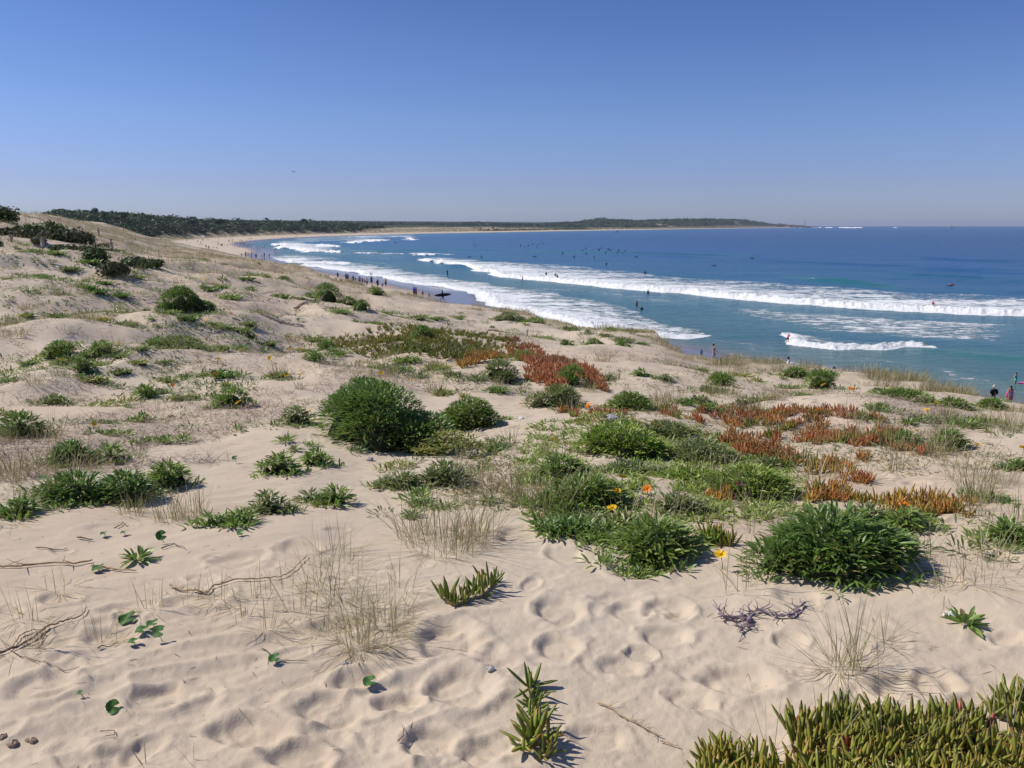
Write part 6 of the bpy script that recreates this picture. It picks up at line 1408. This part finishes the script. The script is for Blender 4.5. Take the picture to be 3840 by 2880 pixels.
FL += [(.15432*x, 202.67+.15432*y, 'yellow') for x, y in ((575,335),(527,322),(22,355),(15,437),(1465,458),(1120,465),(1380,520),(1340,530))]+[(682.67+.15432*240, 480+.15432*515, 'yellow')]
def flowers():
    plants = [t[0] for t in TH if t[0].name.startswith(('gazania', 'coastal_shrub', 'iceplant'))]
    loc = np.array([p.location[:2] for p in plants])
    for u, v, c in FL:
        x, y, D, _ = hit(u, v); hgt = .06
        x, y, D, _ = hit(u, v+hgt*F/D*.9); z = float(ground(x, y)[0])
        dd = np.hypot(loc[:, 0]-x, loc[:, 1]-y)-np.array([p.get('R', .05)*.8 for p in plants]); k = int(np.argmin(dd)); p = plants[k]
        zt = z+hgt+.02
        if p.get('R') and dd[k] < .05: zt = max(zt, z+.10)
        pm = Matrix.Translation(p.location) @ Euler(p.rotation_euler).to_matrix().to_4x4() @ Matrix.Diagonal((*p.scale, 1))
        f = link('flower', FM[c][0], p); f.matrix_parent_inverse = pm.inverted(); s = .85 if D < 7 else 1.0 if D < 14 else 1.3
        f.location = (x, y, zt); f.rotation_euler = (random.uniform(.1, .7), random.uniform(-.5, .3), random.uniform(0, 6)); f.scale = (s,)*3; tag(f, {'yellow': 'yellow daisy flower', 'orange': 'orange daisy flower', 'magenta': 'magenta iceplant flower'}[c])
        link('flower_disc', FM[c][1], f); link('flower_stem', FM[c][2], f)
flowers()
# ------------------------------------------------------------------ pennywort leaves, sticks, stones, litter
def penny():
    n = 26; a = np.arange(n)/n*(6.283-.35)+.17; V = [(0, 0, 0)]; r = .021
    for q in (.5, 1.0):
        for i in range(n): s = r*q*(1+(.07*math.sin(i*3.2) if q == 1 else 0)); V.append((s*math.cos(a[i]), s*math.sin(a[i]), .004*q*q*math.sin(a[i]*3)+.003*q))
    Fq = []
    for i in range(n-1): Fq += [[0, 1+i, 2+i, 2+i]]; Fq += [[1+i, 1+n+i, 2+n+i, 2+i]]
    tri = bpy.data.meshes.new('leaf_blade'); tri.from_pydata(V, [], [tuple(dict.fromkeys(f)) for f in Fq]); tri.update(); tri.polygons.foreach_set('use_smooth', [True]*len(tri.polygons))
    for u, v, s, tilt, yel, lab in [(128,622,1.5,.3,0,'largest round green pennywort leaf in the left foreground'), (153,631,1.0,.2,0,'dark round pennywort leaf right of the largest one'), (143,638,1.25,.15,0,'glossy round pennywort leaf in the middle of the group'), (134,649,.9,.1,0,'pale round pennywort leaf lying flat on the sand'),
                               (160,646,1.1,.9,2,'bright lime pennywort leaf standing above its own shadow'), (275,668,.9,.35,0,'single green pennywort leaf on rippled sand'), (114,713,1.0,1.1,0,'upright scalloped pennywort leaf at the lower left'), (81,700,.5,.2,0,'tiny dark pennywort leaf on a sand ridge'),
                               (162,544,1.15,1.2,1,'yellow pennywort leaf standing on edge'), (241,538,.9,.6,0,'grey green pennywort leaf behind the bare sand hollow'), (104,536,.8,.2,0,'olive pennywort leaf pressed in the sand'), (124,535,.8,.1,0,'flat dull pennywort leaf by the yellow one'), (44,483,1.2,.3,2,'yellow green pennywort leaf before the broad left clump'),
                               (235,461,.9,.8,2,'small lime pennywort leaf left of the silver tipped clump'), (370,690,1.0,.4,0,'torn green leaf below the dry grass'), (98,569,1.2,.2,0,'round leaf beside the dry runner'), (880,527,.9,.4,0,'round leaf between gazania clumps at right')]:
        x, y, D, _ = hit(u, v); z = float(ground(x, y)[0]); b = bpy.data.meshes.new_from_object if False else tri
        if yel: 
            key = 'y%d' % yel
            if key not in BM: BM[key] = tri.copy(); BM[key].materials.append(M['pennyy'] if yel == 1 else M['stemlime'])
            b = BM[key]
        elif not tri.materials: tri.materials.append(M['penny'])
        root = bpy.data.objects.new('pennywort', None); col.objects.link(root); hh = .012 if not yel else .045
        root.location = (x, y, z); lf = link('leaf_blade', b, root, (0, 0, hh*.8+.01), random.uniform(0, 6), s*1.15); lf.rotation_euler = (tilt*.9, -.2, random.uniform(-.5, .5))
        link('leaf_stalk', mk('leaf_stalk', [(*tube([(.006, .01, -.01), (.004, .004, hh*.5), (0, 0, hh*.8+.01)], .0014, .0012, 5), 0)], [M['stem']]), root)
        reg(root, u, v, 'pennywort', 'plant', 'round pennywort leaves rising from the sand', lab)
M['stemlime'] = plain('lime_leaf', (.30, .42, .05), .5, 60, .2, .4, .2)
penny()
def stick(px, r0, r1, lab, name='dry_stalk', m='twig', lift=.006, sub=5, twigs=0, wob=.1):
    pts = []; P = [hit(u, v) for u, v in px]; P = np.array([(p[0], p[1]) for p in P]); t = np.linspace(0, len(P)-1, (len(P)-1)*sub+1)
    X = np.interp(t, np.arange(len(P)), P[:, 0]); Y = np.interp(t, np.arange(len(P)), P[:, 1]); X = X+rng.normal(0, r0*.5, len(X)); Z = ground(X, Y)+lift+r0*.6+r0*1.2*rng.random(len(X))
    c = (X.mean(), Y.mean(), Z.mean()); parts = [(*tube(np.c_[X-c[0], Y-c[1], Z-c[2]], r0, r1, 6, wob), 0)]
    for k in range(twigs):
        i = random.randrange(1, len(X)-1); a = random.uniform(0, 6.28); L = random.uniform(3, 8)*min(r0, .0045 if m == 'driftwood' else r0)*2; e = random.uniform(0, .8)
        p0 = np.array([X[i]-c[0], Y[i]-c[1], Z[i]-c[2]]); d = np.array([math.cos(a)*math.cos(e), math.sin(a)*math.cos(e), math.sin(e)]); parts.append((*tube([p0, p0+d*L*.5+rng.normal(0, r0, 3), p0+d*L+rng.normal(0, r0, 3)], r1*.7, r1*.25, 5), 0))
    o = link(name, mk(name, parts, [M[m]]), None, c); reg(o, px[0][0], px[0][1], 'dry stalk', 'dry stalk' if m != 'post' else 'branch', None, lab); return o
zl = lambda L: [(.15432*x, 480+.15432*y) for x, y in L]
zm = lambda L: [(.15432*x, 608+.15432*y) for x, y in L]
zr3 = lambda L: [(682.67+.15432*x, 480+.15432*y) for x, y in L]
stick(zl([(-40,556),(110,560),(240,545),(360,540),(480,545),(600,528)]), .006, .004, 'long straw coloured runner at the left edge', 'dry_runner', 'runner', twigs=6)
stick(zl([(590,556),(700,565),(800,578),(880,582)]), .005, .003, 'short runner ending beside the single rosette', 'dry_runner', 'runner', twigs=2)
stick(zl([(1100,688),(1180,710),(1270,725),(1350,733),(1420,690),(1520,662),(1700,660),(1790,650),(1870,625),(1940,560),(1990,500)]), .0055, .002, 'bent straw runner across the left foreground', 'dry_runner', 'runner', twigs=14)
stick(zm([(-20,352),(110,290),(240,205),(340,160),(430,120),(520,100),(570,40)]), .005, .002, 'dark curved stem in the far left foreground', twigs=8)
stick(zm([(60,310),(130,220),(230,185),(300,200),(230,260),(110,285)]), .003, .0015, 'looped dead blade under the dark curved stem', 'dead_blade', 'runner')
stick(zm([(80,318),(150,370),(300,400),(420,445),(520,440)]), .0016, .001, 'thin trailing stalk on the sand at left')
stick(zm([(640,300),(700,265),(770,212)]), .0025, .0012, 'short dark twig between pennywort and grass')
stick(zm([(1695,285),(1790,388),(1900,385),(2000,378)]), .002, .001, 'thin dark stalk on rippled sand')
stick(zm([(650,820),(740,830),(750,875),(690,890)]), .0015, .001, 'hook shaped dead stalk at bottom left')
stick(zl([(230,425),(330,435),(430,430)]), .003, .0015, 'dark twig on the sand below the left clumps', twigs=3); stick(zl([(500,378),(600,385)]), .004, .003, 'short thick twig below the left clumps')
stick(zl([(740,305),(800,275),(835,300)]), .003, .0015, 'crossed dark twigs left of the yellow leaf', twigs=3); stick(zl([(1045,450),(1130,430),(1205,463)]), .004, .0015, 'dark twig right of the yellow leaf')
M['driftwood'] = plain('purple_driftwood', (.24, .19, .22), .95, 90, .4, .1, .5)
stick(zr3([(245,840),(255,885),(330,905),(400,890),(440,860),(510,850),(600,890),(700,900),(760,860),(800,800)]), .0065, .004, 'twisted purple grey driftwood root before the largest mound', 'driftwood_root', 'driftwood', sub=6, twigs=60, wob=.4)
stick(zr3([(420,880),(425,930),(400,965),(360,985)]), .008, .004, 'broken end of the driftwood root', 'driftwood_root', 'driftwood', sub=4, twigs=16, wob=.4)
stick([(.15432*x, 202.67+.15432*y) for x, y in ((1665,555),(1760,590),(1880,635),(1960,662),(2040,685))], .045, .025, 'long grey branch lying on the dune crest', 'fallen_branch', 'post', twigs=3)
stick([(.15432*x, 202.67+.15432*y) for x, y in ((1700,745),(1800,768),(1900,780),(1960,785))], .02, .012, 'thinner branch on the sand below the long branch', 'fallen_branch', 'post', twigs=2)
stick([(.15432*x, 202.67+.15432*y) for x, y in ((1905,678),(2000,682),(2095,688))], .022, .014, 'short branch end beside the long branch', 'fallen_branch', 'post', twigs=2)
stick([z5(x, y) for x, y in ((955,98),(1050,103),(1140,100),(1210,68))], .018, .008, 'thin branch on the sand above the iceplant mat', 'fallen_branch', 'post', twigs=2)
stick([(341.33+.15432*x, 608+.15432*y) for x, y in ((1660,628),(1750,680),(1850,745),(1960,800),(2070,858))], .003, .002, 'pale dry stalk lying right of the upright iceplant', 'dry_stalk', 'runner', twigs=10)
stick([(341.33+.15432*x, 608+.15432*y) for x, y in ((2065,885),(2140,905),(2205,922))], .002, .001, 'thin end of the pale dry stalk', 'dry_stalk', 'runner', twigs=3)
stick([(341.33+.15432*x, 608+.15432*y) for x, y in ((370,890),(405,860),(400,805))], .002, .001, 'small curled leaf stalk on the bottom sand')
def stone(u, v, s, m, lab, name, cat):
    x, y, D, _ = hit(u, v); z = float(ground(x, y)[0]); a = np.arange(10)/10*6.283; th = np.linspace(-1.3, 1.5, 7); A, T = np.meshgrid(a, th)
    rr = s*(1+.28*vn(np.cos(A)*2.3+u, T*2.1+np.sin(A)*1.7, 5)); V = np.c_[(rr*np.cos(T)*np.cos(A)).ravel(), (rr*np.cos(T)*np.sin(A)*.8).ravel(), (rr*np.sin(T)*.62).ravel()]
    o = link(name, mesh_np(name, V, grid_faces(7, 10, True), M[m], smooth=False), None, (x, y, z+s*.35)); reg(o, u, v, name, cat, None, lab)
stone(341.33+.15432*968, 608+.15432*428, .016, 'stone', 'crumpled pale grey pebble on the sand left of the upright iceplant', 'pebble', 'stone'); stone(345, 665, .014, 'stone', 'pale pebble at the foot of the dry grass', 'pebble', 'stone')
stone(*z5(1750, 668), .075, 'stone', 'grey pumice stone above the bright green spread', 'pumice_stone', 'stone'); stone(*z5(1885, 850), .035, 'stone', 'dark speckled stone in the bright green spread', 'pumice_stone', 'stone'); stone(*z5(1790, 740), .04, 'white', 'white shell fragment on the bright green spread', 'shell', 'shell')
stone(*z5(1165, 655), .03, 'white', 'pale shell in the gap right of the trailing mound', 'shell', 'shell'); stone(*z5(185, 900), .03, 'stone', 'pale pebble at the foot of the tall mound', 'pebble', 'stone'); stone(*z4(372, 288), .05, 'white', 'white shell on the far left sand', 'shell', 'shell')
M['sandlump'] = plain('darker_sand', (.33, .25, .18), .95, 60, .3, .1, .6)  # clods get a darker tone than the sand around them
for k, (x, y, s) in enumerate([(20,860,.016),(85,890,.019),(215,860,.015),(180,855,.009)]): stone(*zm([(x, y)])[0], s, 'sandlump', ['dark', 'largest', 'ragged', 'smallest'][k]+' clod of sand at the bottom left corner', 'sand_clod', 'sand clod')
def litter():
    x, y, D, _ = hit(682.67+.15432*1748, 480+.15432*892); z = float(ground(x, y)[0]); n = 8; V = []; Vy = []
    for i in range(n):
        for j in range(6): V.append((i*.008-.03+.004*math.sin(j*2), j*.009-.02, .012+.010*math.sin(i*1.4+j)+.01*math.sin(j*.9)))
    o = link('wrapper', mesh_np('wrapper', V, grid_faces(n, 6), [M['white'], M['yellow']], midx=[1 if f % 35 >= 20 else 0 for f in range(35)]), None, (x, y, z)); s = o.modifiers.new('s', 'SOLIDIFY'); s.thickness = .0015; reg(o, 954, 616, 'wrapper', 'litter', None, 'crumpled white and yellow wrapper behind the small rosette')
litter()
def debris():
    n = 1100; a0 = rng.uniform(R(-34), R(34), n); r0 = rng.uniform(2, 8, n)**1.0; x = r0*np.sin(a0); y = r0*np.cos(a0); k = (fbm(x/.9, y/.9, 77, 2) > -.1); x = x[k]; y = y[k]; n = len(x); z = ground(x, y); a = rng.uniform(0, 6.28, n)
    d = np.c_[np.cos(a), np.sin(a), rng.uniform(-.02, .12, n)]; L = rng.uniform(.008, .045, n); p = strands(np.c_[x, y, z+.002], d, np.c_[rng.normal(0, .006, (n, 2)), 0*a], L, np.full(n, .0022), [.8, 1, .6], 2, 'vee', np.clip(rng.normal(.25, .2, n), 0, .9))
    tag(link('plant_litter', mk('plant_litter', [(*p, 0)], [M['twig']])), kind='stuff')
debris()
# ------------------------------------------------------------------ labels
bpy.context.view_layer.update()
LM = []
for t in TH:
    if t[0].get('late'): q = t[0].location; t[1], t[2] = map(float, project(q.x, q.y, q.z))
LAND = [(830,560,'the largest gazania mound'),(652,545,'the clump with the yellow daisy'),(384,410,'the tall domed mound'),(620,445,'the bright green spread'),(583,500,'the middle gazania with tall grass'),(752,490,'the light green mat'),(100,490,'the dark left clumps'),
        (22,430,'the rounded left edge clump'),(280,465,'the silver tipped clump'),(338,493,'the lone clump on sand'),(240,520,'the chain of three clumps'),(234,397,'the slanting clump'),(430,485,'the grey gazania band'),(470,415,'the trailing mound'),(180,295,'the left slope mound'),
        (340,298,'the crest mound'),(440,350,'the long iceplant mat'),(560,370,'the right end of the iceplant mat'),(900,405,'the low mat at the dune edge'),(948,440,'the daisy clump at right'),(818,378,'the edge mound at right'),(780,425,'the red iceplant field'),(170,345,'the broad grey mat'),
        (60,343,'the three daisy clump'),(43,240,'the tallest fence post'),(112,248,'the rightmost fence post'),(653,335,'the sandy bluff'),(722,382,'the mound below the woman'),(145,388,'the tuft with the white speck'),(1000,525,'the right edge clump'),(905,520,'the clump behind the largest mound'),
        (500,322,'the crest strip at centre'),(262,275,'the crest bend mounds'),(600,340,'the bluff tuft'),(1000,405,'the man in the black shirt'),(447,520,'the tall grass stand'),(365,600,'the sprawling dry tuft'),(630,398,'the mound with the orange flower'),
        (237,254,'the wet sand corner'),(183,238,'the beach umbrella'),(200,246,'the small dark hummock'),(620,250,'the line up'),(530,245,'the middle of the bay'),(250,238,'the bend of the shoreline'),(222,244,'the dark crowd'),(215,242,'the crowd on the sand'),(465,240,'the far white breaker')]
LNP = [l for l in LAND if l[1] > 255 or 'post' in l[2]]
LPE = [l for l in LAND if l[2] in ('the wet sand corner', 'the beach umbrella', 'the line up', 'the middle of the bay', 'the bend of the shoreline', 'the crowd on the sand', 'the far white breaker')]
ORD = ['nearest', 'second', 'third', 'fourth', 'fifth', 'sixth', 'seventh', 'eighth', 'ninth', 'tenth', 'eleventh', 'twelfth', 'thirteenth', 'fourteenth', 'fifteenth', 'sixteenth', 'seventeenth', 'eighteenth', 'nineteenth', 'twentieth']
bk = {}
for t in TH:
    o, u, v, kind, fixed = t
    if fixed: o['label'] = fixed; continue
    if kind == 'person': kind = 'black suited surfer sitting on a board'
    if kind == 'surfboard': kind = 'surfboard under a sitting surfer'
    Ls = LPE if ('beachgoer' in kind or 'surf' in kind) else LNP
    l = min(Ls, key=lambda q: (q[0]-u)**2+((q[1]-v)*1.8)**2); dx = u-l[0]; dy = (v-l[1])*1.8
    side = ('right of' if dx > 0 else 'left of') if abs(dx) > abs(dy) else ('in front of' if dy > 0 else 'behind')
    bk.setdefault((kind, l[2], side), []).append((math.hypot(dx, dy), o))
seen = {}
for (kind, l, side), L in bk.items():
    L.sort(key=lambda q: q[0])
    for i, (_, o) in enumerate(L):
        w = '' if len(L) == 1 else (ORD[i] if i < 20 else f'outermost')+' '
        o['label'] = f'{w}{kind} {side} {l}'
for o in bpy.data.objects:
    for k in ('R', 'late'):
        if k in o: del o[k]

bpy.data.scenes.remove(WS)
